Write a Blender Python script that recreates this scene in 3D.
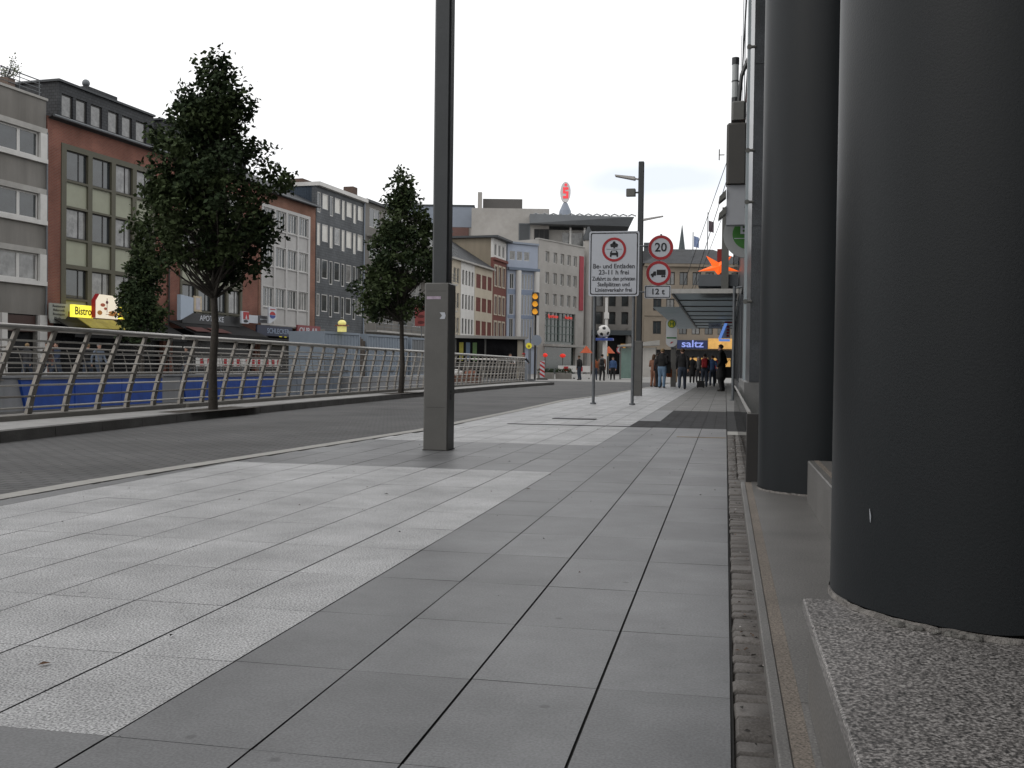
import bpy, bmesh, math, random
from mathutils import Vector, Matrix
random.seed(7)
SC = bpy.context.scene
for o in list(bpy.data.objects): bpy.data.objects.remove(o)
COL = SC.collection
PI = math.pi

# ------------------------------------------------------------------ camera
cam_d = bpy.data.cameras.new("camera"); cam = bpy.data.objects.new("camera", cam_d); COL.objects.link(cam)
cam_d.sensor_width = 36.0; cam_d.lens = 36.0*1035/1024; cam_d.clip_start = .05; cam_d.clip_end = 3000
R_ = Vector((0.97929304, 0.20204298, 0.01279778)); U_ = Vector((-0.01598726, 0.01416209, 0.9997719)); F_ = Vector((-0.20181565, 0.97927426, -0.01709895))
m4 = Matrix((R_, U_, -F_)).transposed().to_4x4(); m4.translation = Vector((0, 0, .91)); cam.matrix_world = m4
SC.camera = cam
# ------------------------------------------------------------------ sky, sun, exposure
SKY_STRENGTH = .1; CLOUD = 12.8
w = bpy.data.worlds.new("World"); SC.world = w; w.use_nodes = True
nt = w.node_tree; N = nt.nodes; Lk = nt.links; N.clear()
out = N.new('ShaderNodeOutputWorld'); bg = N.new('ShaderNodeBackground'); bg.inputs['Strength'].default_value = SKY_STRENGTH
sky = N.new('ShaderNodeTexSky'); sky.sky_type = 'NISHITA'; sky.sun_disc = False
SUN_EL = math.radians(38); SUN_AZ = math.radians(235)
sky.sun_elevation = SUN_EL; sky.sun_rotation = SUN_AZ
tc = N.new('ShaderNodeTexCoord'); mp = N.new('ShaderNodeMapping'); mp.inputs['Scale'].default_value = (1.0, 1.0, 3.2)
ns = N.new('ShaderNodeTexNoise'); ns.inputs['Scale'].default_value = 2.6; ns.inputs['Detail'].default_value = 7; ns.inputs['Roughness'].default_value = .55
cr = N.new('ShaderNodeValToRGB'); cr.color_ramp.elements[0].position = .30; cr.color_ramp.elements[0].color = (.95, .96, .98, 1)
cr.color_ramp.elements[1].position = .52; cr.color_ramp.elements[1].color = (1, .995, .99, 1)
# one thin grey-blue cloud low over the street
dn = N.new('ShaderNodeVectorMath'); dn.operation = 'SUBTRACT'; dn.inputs[1].default_value = (-.057, .982, .176)
ds = N.new('ShaderNodeVectorMath'); ds.operation = 'MULTIPLY'; ds.inputs[1].default_value = (14, 14, 62)
nd = N.new('ShaderNodeTexNoise'); nd.inputs['Scale'].default_value = 9; nd.inputs['Detail'].default_value = 5
na = N.new('ShaderNodeVectorMath'); na.operation = 'MULTIPLY_ADD'; na.inputs[1].default_value = (1.6, 1.6, 1.6)
ln = N.new('ShaderNodeVectorMath'); ln.operation = 'LENGTH'
mr = N.new('ShaderNodeMapRange'); mr.inputs['From Min'].default_value = .55; mr.inputs['From Max'].default_value = 1.5; mr.inputs['To Min'].default_value = .72; mr.inputs['To Max'].default_value = 0
c2 = N.new('ShaderNodeMixRGB'); c2.inputs['Color2'].default_value = (.66, .72, .82, 1)
sc_ = N.new('ShaderNodeVectorMath'); sc_.operation = 'SCALE'; sc_.inputs['Scale'].default_value = CLOUD
mx = N.new('ShaderNodeMixRGB'); mx.inputs['Fac'].default_value = .9
Lk.new(tc.outputs['Generated'], mp.inputs['Vector']); Lk.new(mp.outputs[0], ns.inputs['Vector']); Lk.new(ns.outputs['Fac'], cr.inputs['Fac'])
Lk.new(tc.outputs['Generated'], dn.inputs[0]); Lk.new(dn.outputs[0], ds.inputs[0]); Lk.new(tc.outputs['Generated'], nd.inputs['Vector'])
sb = N.new('ShaderNodeVectorMath'); sb.operation = 'SUBTRACT'; sb.inputs[1].default_value = (.5, .5, .5)
Lk.new(nd.outputs['Color'], sb.inputs[0]); Lk.new(sb.outputs[0], na.inputs[0]); Lk.new(ds.outputs[0], na.inputs[2]); Lk.new(na.outputs[0], ln.inputs[0]); Lk.new(ln.outputs['Value'], mr.inputs['Value'])
Lk.new(mr.outputs[0], c2.inputs['Fac']); Lk.new(cr.outputs['Color'], c2.inputs['Color1'])
Lk.new(c2.outputs['Color'], sc_.inputs[0]); Lk.new(sky.outputs['Color'], mx.inputs['Color1']); Lk.new(sc_.outputs[0], mx.inputs['Color2'])
Lk.new(mx.outputs['Color'], bg.inputs['Color']); Lk.new(bg.outputs[0], out.inputs['Surface'])
sd = bpy.data.lights.new("sun", 'SUN'); so = bpy.data.objects.new("sun", sd); COL.objects.link(so)
sd.energy = .5; sd.angle = math.radians(25); sd.color = (1, .95, .88)
sdir = Vector((math.sin(SUN_AZ)*math.cos(SUN_EL), math.cos(SUN_AZ)*math.cos(SUN_EL), math.sin(SUN_EL)))
so.rotation_euler = sdir.to_track_quat('Z', 'Y').to_euler(); so.location = (-20, -20, 40)
SC.view_settings.view_transform = 'Standard'; SC.view_settings.look = 'None'; SC.view_settings.gamma = 1
SC.view_settings.exposure = 0.0
SC.cycles.max_bounces = 6; SC.cycles.transparent_max_bounces = 8

# ------------------------------------------------------------------ materials
MATS = {}
def mat(name, c, rough=.65, var=.18, scale=3., bump=0., bscale=40., metal=0., spec=.4, emit=None, es=1., stain=.0, streak=False, alpha=None):
    if name in MATS: return MATS[name]
    m = bpy.data.materials.new(name); m.use_nodes = True; t = m.node_tree; n = t.nodes; l = t.links
    b = n['Principled BSDF']; b.inputs['Roughness'].default_value = rough; b.inputs['Metallic'].default_value = metal
    b.inputs['Specular IOR Level'].default_value = spec
    tcn = n.new('ShaderNodeTexCoord'); nz = n.new('ShaderNodeTexNoise'); nz.inputs['Scale'].default_value = scale; nz.inputs['Detail'].default_value = 8; nz.inputs['Roughness'].default_value = .65
    src = tcn.outputs['Object']
    if streak:
        mpn = n.new('ShaderNodeMapping'); mpn.inputs['Scale'].default_value = (1, 1, .12); l.new(src, mpn.inputs[0]); l.new(mpn.outputs[0], nz.inputs['Vector'])
    else: l.new(src, nz.inputs['Vector'])
    rp = n.new('ShaderNodeValToRGB'); e = rp.color_ramp.elements
    e[0].position = .28; e[1].position = .72
    e[0].color = tuple(max(0, x*(1-var)) for x in c)+(1,); e[1].color = tuple(min(1, x*(1+var)) for x in c)+(1,)
    l.new(nz.outputs['Fac'], rp.inputs['Fac']); col = rp.outputs['Color']
    if stain:
        n2 = n.new('ShaderNodeTexNoise'); n2.inputs['Scale'].default_value = scale*.17; n2.inputs['Detail'].default_value = 6; l.new(src, n2.inputs['Vector'])
        r2 = n.new('ShaderNodeMapRange'); r2.inputs['From Min'].default_value = .4; r2.inputs['From Max'].default_value = .7; r2.inputs['To Min'].default_value = 0; r2.inputs['To Max'].default_value = stain
        l.new(n2.outputs['Fac'], r2.inputs['Value'])
        mm = n.new('ShaderNodeMixRGB'); mm.blend_type = 'MULTIPLY'; mm.inputs['Color2'].default_value = (.45, .43, .4, 1)
        l.new(r2.outputs[0], mm.inputs['Fac']); l.new(col, mm.inputs['Color1']); col = mm.outputs['Color']
    l.new(col, b.inputs['Base Color'])
    if bump:
        bn = n.new('ShaderNodeTexNoise'); bn.inputs['Scale'].default_value = bscale; bn.inputs['Detail'].default_value = 5; l.new(src, bn.inputs['Vector'])
        bp = n.new('ShaderNodeBump'); bp.inputs['Strength'].default_value = bump; bp.inputs['Distance'].default_value = .02
        l.new(bn.outputs['Fac'], bp.inputs['Height']); l.new(bp.outputs[0], b.inputs['Normal'])
    if emit:
        b.inputs['Emission Color'].default_value = tuple(emit)+(1,); b.inputs['Emission Strength'].default_value = es
    if alpha is not None: b.inputs['Alpha'].default_value = alpha
    MATS[name] = m; return m

def brickmat(name, c1, c2, mortar, bw=.24, bh=.077, ms=.012, rough=.85):
    m = bpy.data.materials.new(name); m.use_nodes = True; t = m.node_tree; n = t.nodes; l = t.links; b = n['Principled BSDF']; b.inputs['Roughness'].default_value = rough; b.inputs['Specular IOR Level'].default_value = .2
    tcn = n.new('ShaderNodeTexCoord'); sp = n.new('ShaderNodeSeparateXYZ'); ad = n.new('ShaderNodeMath'); cb = n.new('ShaderNodeCombineXYZ')
    l.new(tcn.outputs['Object'], sp.inputs[0]); l.new(sp.outputs['X'], ad.inputs[0]); l.new(sp.outputs['Y'], ad.inputs[1]); l.new(ad.outputs[0], cb.inputs['X']); l.new(sp.outputs['Z'], cb.inputs['Y'])
    br = n.new('ShaderNodeTexBrick'); br.inputs['Color1'].default_value = c1+(1,); br.inputs['Color2'].default_value = c2+(1,); br.inputs['Mortar'].default_value = mortar+(1,)
    br.inputs['Scale'].default_value = 1; br.inputs['Brick Width'].default_value = bw; br.inputs['Row Height'].default_value = bh; br.inputs['Mortar Size'].default_value = ms
    l.new(cb.outputs[0], br.inputs['Vector'])
    nz = n.new('ShaderNodeTexNoise'); nz.inputs['Scale'].default_value = .7; nz.inputs['Detail'].default_value = 8; l.new(tcn.outputs['Object'], nz.inputs['Vector'])
    mrn = n.new('ShaderNodeMapRange'); mrn.inputs['From Min'].default_value = .3; mrn.inputs['From Max'].default_value = .7; mrn.inputs['To Min'].default_value = .72; mrn.inputs['To Max'].default_value = 1.15; l.new(nz.outputs['Fac'], mrn.inputs['Value'])
    mu = n.new('ShaderNodeVectorMath'); mu.operation = 'SCALE'; l.new(br.outputs['Color'], mu.inputs[0]); l.new(mrn.outputs[0], mu.inputs['Scale']); l.new(mu.outputs[0], b.inputs['Base Color'])
    MATS[name] = m; return m

def tilemat(name, base, speck, sscale, tonevar, rough, bump):
    "paving slab: tone of each slab from the face attribute, speckle, stains"
    m = bpy.data.materials.new(name); m.use_nodes = True; t = m.node_tree; n = t.nodes; l = t.links; b = n['Principled BSDF']; b.inputs['Roughness'].default_value = rough; b.inputs['Specular IOR Level'].default_value = .35
    tcn = n.new('ShaderNodeTexCoord'); at = n.new('ShaderNodeAttribute'); at.attribute_name = 'tone'
    n1 = n.new('ShaderNodeTexNoise'); n1.inputs['Scale'].default_value = sscale; n1.inputs['Detail'].default_value = 3; l.new(tcn.outputs['Object'], n1.inputs['Vector'])
    rp = n.new('ShaderNodeValToRGB'); e = rp.color_ramp.elements; e[0].position = .36; e[1].position = .64
    e[0].color = tuple(x*(1-speck) for x in base)+(1,); e[1].color = tuple(x*(1+speck) for x in base)+(1,)
    l.new(n1.outputs['Fac'], rp.inputs['Fac'])
    n2 = n.new('ShaderNodeTexNoise'); n2.inputs['Scale'].default_value = 1.7; n2.inputs['Detail'].default_value = 7; n2.inputs['Roughness'].default_value = .7; l.new(tcn.outputs['Object'], n2.inputs['Vector'])
    mr2 = n.new('ShaderNodeMapRange'); mr2.inputs['From Min'].default_value = .3; mr2.inputs['From Max'].default_value = .7; mr2.inputs['To Min'].default_value = .70; mr2.inputs['To Max'].default_value = 1.22; l.new(n2.outputs['Fac'], mr2.inputs['Value'])
    mr3 = n.new('ShaderNodeMapRange'); mr3.inputs['To Min'].default_value = 1-tonevar; mr3.inputs['To Max'].default_value = 1+tonevar; l.new(at.outputs['Fac'], mr3.inputs['Value'])
    mu = n.new('ShaderNodeMath'); mu.operation = 'MULTIPLY'; l.new(mr2.outputs[0], mu.inputs[0]); l.new(mr3.outputs[0], mu.inputs[1])
    # small dark spots of trodden gum
    vo = n.new('ShaderNodeTexVoronoi'); vo.inputs['Scale'].default_value = 3.4; l.new(tcn.outputs['Object'], vo.inputs['Vector'])
    lt = n.new('ShaderNodeMapRange'); lt.inputs['From Min'].default_value = .035; lt.inputs['From Max'].default_value = .06; lt.inputs['To Min'].default_value = .55; lt.inputs['To Max'].default_value = 1; l.new(vo.outputs['Distance'], lt.inputs['Value'])
    mu3 = n.new('ShaderNodeMath'); mu3.operation = 'MULTIPLY'; l.new(mu.outputs[0], mu3.inputs[0]); l.new(lt.outputs[0], mu3.inputs[1])
    v = n.new('ShaderNodeVectorMath'); v.operation = 'SCALE'; l.new(rp.outputs['Color'], v.inputs[0]); l.new(mu3.outputs[0], v.inputs['Scale']); l.new(v.outputs[0], b.inputs['Base Color'])
    bp = n.new('ShaderNodeBump'); bp.inputs['Strength'].default_value = bump; bp.inputs['Distance'].default_value = .004; l.new(n1.outputs['Fac'], bp.inputs['Height']); l.new(bp.outputs[0], b.inputs['Normal'])
    MATS[name] = m; return m

def granitemat(name, cols, scale=160, rough=.45, bump=.05):
    m = bpy.data.materials.new(name); m.use_nodes = True; t = m.node_tree; n = t.nodes; l = t.links; b = n['Principled BSDF']; b.inputs['Roughness'].default_value = rough
    tcn = n.new('ShaderNodeTexCoord'); n1 = n.new('ShaderNodeTexNoise'); n1.inputs['Scale'].default_value = scale; n1.inputs['Detail'].default_value = 4; l.new(tcn.outputs['Object'], n1.inputs['Vector'])
    rp = n.new('ShaderNodeValToRGB'); el = rp.color_ramp.elements
    ps = [.34, .46, .54, .66]
    el[0].position = ps[0]; el[0].color = cols[0]+(1,); el[1].position = ps[3]; el[1].color = cols[3]+(1,)
    for k in (1, 2):
        q = el.new(ps[k]); q.color = cols[k]+(1,)
    l.new(n1.outputs['Fac'], rp.inputs['Fac'])
    n2 = n.new('ShaderNodeTexNoise'); n2.inputs['Scale'].default_value = 2.2; n2.inputs['Detail'].default_value = 6; l.new(tcn.outputs['Object'], n2.inputs['Vector'])
    mr2 = n.new('ShaderNodeMapRange'); mr2.inputs['From Min'].default_value = .3; mr2.inputs['From Max'].default_value = .7; mr2.inputs['To Min'].default_value = .75; mr2.inputs['To Max'].default_value = 1.15; l.new(n2.outputs['Fac'], mr2.inputs['Value'])
    v = n.new('ShaderNodeVectorMath'); v.operation = 'SCALE'; l.new(rp.outputs['Color'], v.inputs[0]); l.new(mr2.outputs[0], v.inputs['Scale']); l.new(v.outputs[0], b.inputs['Base Color'])
    bp = n.new('ShaderNodeBump'); bp.inputs['Strength'].default_value = bump; bp.inputs['Distance'].default_value = .003; l.new(n1.outputs['Fac'], bp.inputs['Height']); l.new(bp.outputs[0], b.inputs['Normal'])
    MATS[name] = m; return m

def solid(name, c, rough=.5, **k): return mat(name, c, rough, var=.08, scale=4, **k)

# palette
brick_red = brickmat('red_brick', (.235, .088, .062), (.19, .07, .052), (.2, .13, .105))
brick_brown = brickmat('brown_brick', (.24, .105, .068), (.19, .08, .055), (.2, .15, .12))
brick_dk = brickmat('sooty_brick', (.11, .07, .055), (.09, .055, .045), (.08, .07, .06))
slate = brickmat('slate_cladding', (.105, .112, .118), (.085, .09, .098), (.04, .045, .05), .3, .2, .012, .6)
roofslate = brickmat('roof_slate', (.055, .058, .062), (.04, .043, .047), (.02, .02, .022), .25, .16, .014, .6)
conc = mat('grey_concrete', (.19, .18, .165), .8, .22, 1.3, .2, 30, stain=.5, streak=True)
conc_l = mat('pale_concrete', (.36, .35, .33), .8, .15, 2, stain=.35)
olive = solid('olive_frame', (.085, .08, .055), .6)
cream_panel = mat('cream_panel', (.33, .34, .26), .6, .08, 1.5, stain=.25)
white_frame = mat('white_frame', (.56, .55, .53), .5, .08, 3, stain=.25)
grey_panel = mat('pale_grey_panel', (.40, .39, .38), .6, .08, 2, stain=.25)
dark_frame = solid('dark_frame', (.03, .028, .027), .5)
glass_d = mat('window_glass', (.035, .042, .045), .06, .6, .7, spec=.9)
glass_c = mat('window_glass_with_curtain', (.17, .17, .165), .12, .55, 2.2, spec=.8, streak=False)
glass_w = mat('window_with_painted_sky', (.5, .48, .43), .15, .12, 1.5, spec=.7)  # bright sky reflection painted into the pane colour
frame_g = mat('grey_white_frame', (.43, .42, .41), .5, .08, 3, stain=.25)
glass_s = mat('shop_glass', (.012, .012, .013), .25, .7, .9, spec=.2)
white_wall = mat('white_render', (.60, .59, .57), .85, .06, 1, stain=.3)
cream_wall = mat('cream_render', (.44, .39, .31), .85, .08, 1, stain=.3)
tan_wall = mat('tan_render', (.24, .205, .155), .85, .15, .8, stain=.5, streak=True)
ltblue = mat('pale_blue_render', (.33, .37, .45), .7, .08, 1, stain=.15)
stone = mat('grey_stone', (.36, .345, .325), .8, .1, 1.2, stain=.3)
stone_d = mat('dark_grey_stone', (.20, .19, .175), .8, .15, 1.2, stain=.4)  # darker version of the grey stone
dark_roof = solid('dark_roof_sheet', (.05, .055, .06), .6)
bluegrey = mat('blue_grey_cladding', (.22, .25, .30), .5, .08, .6)
shutter_r = mat('red_brown_shutter', (.13, .038, .03), .6, .15, 3)
metal = mat('grey_painted_steel', (.13, .13, .12), .45, .08, 5, metal=.3)
stele_m = mat('taupe_steel', (.118, .115, .108), .42, .14, 3, .03, 200, metal=.1, stain=.35)
mast_m = mat('dark_mast_steel', (.05, .053, .055), .4, .1, 4, metal=.3)
steel = mat('brushed_stainless', (.42, .405, .38), .38, .12, 9, metal=.85)
fence_m = mat('weathered_steel', (.20, .185, .165), .5, .2, 12, metal=.3)
pole_m = mat('galvanised_pole', (.15, .16, .17), .5, .15, 10, metal=.5)
sign_w = mat('sign_white', (.50, .52, .56), .5, .04, 3)
sign_r = mat('sign_red', (.36, .02, .025), .5, .08, 3)
sign_b = mat('sign_black', (.012, .012, .014), .5, .1, 3)
sign_bl = mat('sign_blue', (.03, .06, .25), .5, .1, 3)
yellow_lit = mat('lit_yellow_sign', (.75, .66, .05), .5, .05, 3, emit=(1, .86, .08), es=.95)
white_lit = mat('lit_white_sign', (.6, .55, .45), .5, .05, 3, emit=(1, .88, .68), es=.5)
blue_lit = mat('lit_blue_letters', (.05, .1, .5), .5, .05, 3, emit=(.08, .2, 1), es=.9)
amber_lit = mat('lit_amber_window', (.6, .35, .1), .5, .35, 1.2, emit=(1, .5, .12), es=.22)
red_lit = mat('lit_red_lamp', (.7, .03, .02), .5, .05, 3, emit=(1, .05, .03), es=.35)
amber_lamp = mat('lit_amber_lamp', (.8, .35, .03), .5, .05, 3, emit=(1, .42, .03), es=.45)
awn_d = mat('black_awning_cloth', (.006, .006, .0065), .8, .2, 2)
bark = mat('tree_bark', (.05, .043, .036), .9, .35, 14, .6, 30)
col_paint = mat('dark_blue_grey_column_paint', (.0128, .0154, .0176), .42, .12, 1.5, .05, 180, stain=.45, streak=True, spec=.24)
tile_d = tilemat('dark_concrete_slab', (.146, .148, .152), .2, 130, .14, .42, .15)
tile_l = tilemat('pale_granite_slab', (.375, .376, .38), .62, 140, .08, .52, .10)
tile_b = tilemat('black_paver', (.036, .036, .038), .15, 90, .2, .85, .3)
tile_m = tilemat('mid_grey_slab', (.19, .188, .182), .14, 110, .1, .6, .25)
gran_grey = granitemat('grey_flamed_granite', ((.07, .068, .065), (.11, .106, .10), (.132, .126, .119), (.18, .171, .163)), 140, .5)
gran_pink = granitemat('pink_grey_granite', ((.03, .03, .03), (.12, .113, .108), (.21, .198, .19), (.42, .40, .385)), 170, .42, .002)
gran_dark = granitemat('dark_polished_granite', ((.025, .028, .032), (.05, .055, .06), (.065, .07, .078), (.10, .11, .12)), 110, .28)
gran_tan = granitemat('tan_grit_strip', ((.06, .05, .04), (.14, .12, .1), (.17, .145, .12), (.24, .2, .17)), 150, .8)

# ------------------------------------------------------------------ mesh helpers
class MB:
    def __init__(s): s.v = []; s.f = []; s.m = []; s.cm = 0
    def face(s, pts):
        i = len(s.v); s.v += [tuple(p) for p in pts]; s.f.append(tuple(range(i, i+len(pts)))); s.m.append(s.cm)
    def box(s, x0, x1, y0, y1, z0, z1):
        i = len(s.v)
        s.v += [(x, y, z) for z in (z0, z1) for y in (y0, y1) for x in (x0, x1)]
        for q in ((0, 2, 3, 1), (4, 5, 7, 6), (0, 1, 5, 4), (2, 6, 7, 3), (0, 4, 6, 2), (1, 3, 7, 5)):
            s.f.append(tuple(i+k for k in q)); s.m.append(s.cm)
        return s
    def bbox(s, x0, x1, y0, y1, z0, z1, c):
        "box with chamfered vertical corners and top edge"
        P = [(x0+c, y0), (x1-c, y0), (x1, y0+c), (x1, y1-c), (x1-c, y1), (x0+c, y1), (x0, y1-c), (x0, y0+c)]
        Q = [(min(max(x, x0+c), x1-c), min(max(y, y0+c), y1-c)) for x, y in P]
        i = len(s.v); s.v += [(x, y, z0) for x, y in P]+[(x, y, z1-c) for x, y in P]+[(x, y, z1) for x, y in Q]
        for r in (0, 8):
            for k in range(8): s.f.append((i+r+k, i+r+(k+1) % 8, i+r+8+(k+1) % 8, i+r+8+k)); s.m.append(s.cm)
        s.f.append(tuple(i+16+k for k in range(8))); s.m.append(s.cm); s.f.append(tuple(i+7-k for k in range(8))); s.m.append(s.cm); return s
    def tube(s, pts, r, n=8, cap=True, ax=None):
        pts = [Vector(p) for p in pts]; R = r if isinstance(r, (list, tuple)) else [r]*len(pts); i0 = len(s.v)
        up = Vector((0, 0, 1)); prev = None
        for k, p in enumerate(pts):
            d = (pts[min(k+1, len(pts)-1)]-pts[max(k-1, 0)]).normalized()
            if prev is None:
                a = d.cross(up if abs(d.z) < .95 else Vector((1, 0, 0))).normalized()
            else:
                a = (prev-d*prev.dot(d)).normalized()
            prev = a; b = d.cross(a); rr = R[k]; ra, rb = (rr if isinstance(rr, tuple) else (rr, rr))
            for j in range(n):
                t = 2*PI*j/n; q = p+a*(math.cos(t)*ra)+b*(math.sin(t)*rb); s.v.append(tuple(q))
        for k in range(len(pts)-1):
            for j in range(n):
                a = i0+k*n+j; b = i0+k*n+(j+1) % n; s.f.append((a, b, b+n, a+n)); s.m.append(s.cm)
        if cap:
            s.f.append(tuple(i0+n-1-j for j in range(n))); s.m.append(s.cm)
            e = i0+(len(pts)-1)*n; s.f.append(tuple(e+j for j in range(n))); s.m.append(s.cm)
        return s
    def prism(s, poly, ax, d0, d1):
        "polygon in the plane across axis ax ('x': (y,z), 'y': (x,z), 'z': (x,y)), extruded d0..d1"
        def P(a, b, d): return {'x': (d, a, b), 'y': (a, d, b), 'z': (a, b, d)}[ax]
        i = len(s.v); n = len(poly); s.v += [P(a, b, d0) for a, b in poly]+[P(a, b, d1) for a, b in poly]
        s.f.append(tuple(i+k for k in range(n))); s.m.append(s.cm); s.f.append(tuple(i+n+n-1-k for k in range(n))); s.m.append(s.cm)
        for k in range(n): s.f.append((i+k, i+n+k, i+n+(k+1) % n, i+(k+1) % n)); s.m.append(s.cm)
        return s
    def disc(s, cx, cz, r, y0, y1, n=32, rx=None):
        return s.prism([(cx+(rx or r)*math.cos(2*PI*k/n), cz+r*math.sin(2*PI*k/n)) for k in range(n)], 'y', y0, y1)
    def ring(s, cx, cz, r0, r1, y0, y1, n=40):
        c = [(math.cos(2*PI*k/n), math.sin(2*PI*k/n)) for k in range(n)]
        for k in range(n):
            a, b = c[k], c[(k+1) % n]
            for y in (y0, y1): s.face([(cx+r0*a[0], y, cz+r0*a[1]), (cx+r1*a[0], y, cz+r1*a[1]), (cx+r1*b[0], y, cz+r1*b[1]), (cx+r0*b[0], y, cz+r0*b[1])])
            s.face([(cx+r1*a[0], y0, cz+r1*a[1]), (cx+r1*b[0], y0, cz+r1*b[1]), (cx+r1*b[0], y1, cz+r1*b[1]), (cx+r1*a[0], y1, cz+r1*a[1])])
        return s
    def sphere(s, c, r, nu=14, nv=9, sx=1, sy=1, sz=1):
        i = len(s.v)
        for a in range(nv+1):
            th = PI*a/nv
            for b in range(nu):
                ph = 2*PI*b/nu; s.v.append((c[0]+r*sx*math.sin(th)*math.cos(ph), c[1]+r*sy*math.sin(th)*math.sin(ph), c[2]+r*sz*math.cos(th)))
        for a in range(nv):
            for b in range(nu):
                s.f.append((i+a*nu+b, i+(a+1)*nu+b, i+(a+1)*nu+(b+1) % nu, i+a*nu+(b+1) % nu)); s.m.append(s.cm)
        return s
    def slab(s, x0, x1, z0, z1, holes, y0, y1):
        "upright slab in local xz with rectangular holes and reveals"
        xs = sorted({x0, x1}|{min(max(h[k], x0), x1) for h in holes for k in (0, 1)}); zs = sorted({z0, z1}|{min(max(h[k], z0), z1) for h in holes for k in (2, 3)})
        def hole(a, b): return any(h[0]-1e-6 <= a <= h[1]+1e-6 and h[2]-1e-6 <= b <= h[3]+1e-6 for h in holes)
        for i in range(len(xs)-1):
            for j in range(len(zs)-1):
                if not hole((xs[i]+xs[i+1])/2, (zs[j]+zs[j+1])/2):
                    s.face([(xs[i], y0, zs[j]), (xs[i+1], y0, zs[j]), (xs[i+1], y0, zs[j+1]), (xs[i], y0, zs[j+1])])
        for h in list(holes)+[(x0, x1, z0, z1)]:
            a, b, c, d = h[:4]
            s.face([(a, y0, c), (a, y1, c), (a, y1, d), (a, y0, d)]); s.face([(b, y0, c), (b, y0, d), (b, y1, d), (b, y1, c)])
            s.face([(a, y0, d), (a, y1, d), (b, y1, d), (b, y0, d)]); s.face([(a, y0, c), (b, y0, c), (b, y1, c), (a, y1, c)])
        return s
    def shell(s, x0, x1, y0, y1, z0, z1, top=True):
        "sides, back and top behind a front slab"
        s.face([(x0, y0, z0), (x0, y0, z1), (x0, y1, z1), (x0, y1, z0)]); s.face([(x1, y0, z0), (x1, y1, z0), (x1, y1, z1), (x1, y0, z1)])
        s.face([(x0, y1, z0), (x0, y1, z1), (x1, y1, z1), (x1, y1, z0)])
        if top: s.face([(x0, y0, z1), (x1, y0, z1), (x1, y1, z1), (x0, y1, z1)])
        return s
    def mesh(s, name, mats):
        me = bpy.data.meshes.new(name); me.from_pydata(s.v, [], s.f); mats = mats if isinstance(mats, (list, tuple)) else [mats]
        for m in mats: me.materials.append(m)
        me.polygons.foreach_set('material_index', s.m); me.update(); return me
    def build(s, name, mats, parent=None, smooth=False, loc=None, rz=None):
        me = s.mesh(name, mats)
        if smooth is not False:
            me.polygons.foreach_set('use_smooth', [True]*len(me.polygons))
            if smooth is not True: me.set_sharp_from_angle(angle=math.radians(smooth))
        return link(name, me, parent, loc, rz)
def link(name, me, parent=None, loc=None, rz=None):
    o = bpy.data.objects.new(name, me); COL.objects.link(o)
    if parent: o.parent = parent
    if loc: o.location = loc
    if rz: o.rotation_euler = (0, 0, rz)
    return o
def tag(o, label, cat, group=None):
    o['label'] = label; o['category'] = cat
    if group: o['group'] = group
    return o
def thing(name, label, cat, loc=(0, 0, 0), rz=0, group=None):
    o = bpy.data.objects.new(name, None); COL.objects.link(o); o.location = loc; o.rotation_euler = (0, 0, rz); o.empty_display_size = .2
    return tag(o, label, cat, group)
def struct(o, kind='structure'): o['kind'] = kind; return o
_tc = {}
def text(name, body, size, m, parent, loc, rot=(PI/2, 0, 0), ext=.004, align='CENTER', sx=1.0, bold=0.0, label=None):
    key = (body, size, m.name, ext, align, bold)
    if key not in _tc:
        cu = bpy.data.curves.new(name, 'FONT'); cu.body = body; cu.size = size; cu.extrude = ext; cu.align_x = align; cu.align_y = 'CENTER'; cu.resolution_u = 3; cu.offset = bold*.5
        to = bpy.data.objects.new('tmp', cu); COL.objects.link(to); dg = bpy.context.evaluated_depsgraph_get()
        me = bpy.data.meshes.new_from_object(to.evaluated_get(dg)); bpy.data.objects.remove(to); me.name = name; me.materials.clear(); me.materials.append(m); _tc[key] = me
    o = link(name, _tc[key], parent, loc); o.rotation_euler = rot; o.scale = (sx, 1, 1); return o
_wc = {}
def window(b, x0, x1, z0, z1, fm, pm, mull=(), trans=(), fr=.07, y=.1, name='window', sill=None, label=None):
    wd, hg = round(x1-x0, 3), round(z1-z0, 3); key = (wd, hg, fm.name, mull, trans, fr, y)
    if key not in _wc:
        m = MB(); m.box(0, fr, y, y+.06, 0, hg); m.box(wd-fr, wd, y, y+.06, 0, hg); m.box(fr, wd-fr, y, y+.06, 0, fr); m.box(fr, wd-fr, y, y+.06, hg-fr, hg)
        for q in mull: m.box(q*wd-fr*.5, q*wd+fr*.5, y+.004, y+.06, fr, hg-fr)
        for q in trans: m.box(fr, wd-fr, y+.008, y+.056, q*hg-fr*.4, q*hg+fr*.4)
        _wc[key] = m.mesh('window_frame', [fm])
    o = link(name, _wc[key], b, (x0, 0, z0))
    kp = (wd, hg, pm.name, fr, y)
    if kp not in _wc:
        m = MB(); m.box(fr*.5, wd-fr*.5, y+.03, y+.045, fr*.5, hg-fr*.5); _wc[kp] = m.mesh('pane', [pm])
    link('pane', _wc[kp], o)
    if sill:
        k2 = ('sill', wd, sill.name)
        if k2 not in _wc: m = MB(); m.box(-.06, wd+.06, -.1, .1, -.07, 0); _wc[k2] = m.mesh('sill', [sill])
        link('sill', _wc[k2], o)
    return o
def rpane(): return glass_c if random.random() < .45 else glass_d

# site grid of the far square (turned 11.66 degrees from the street)
def S(lat, dep): return (.97928*lat-.20204*dep, .20204*lat+.97928*dep)
# building line of the row across the street
def FL(Y): return (-37.8+.0875*Y, Y)
ROT_L = math.atan2(1, .0875); KL = 1.00382

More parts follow.
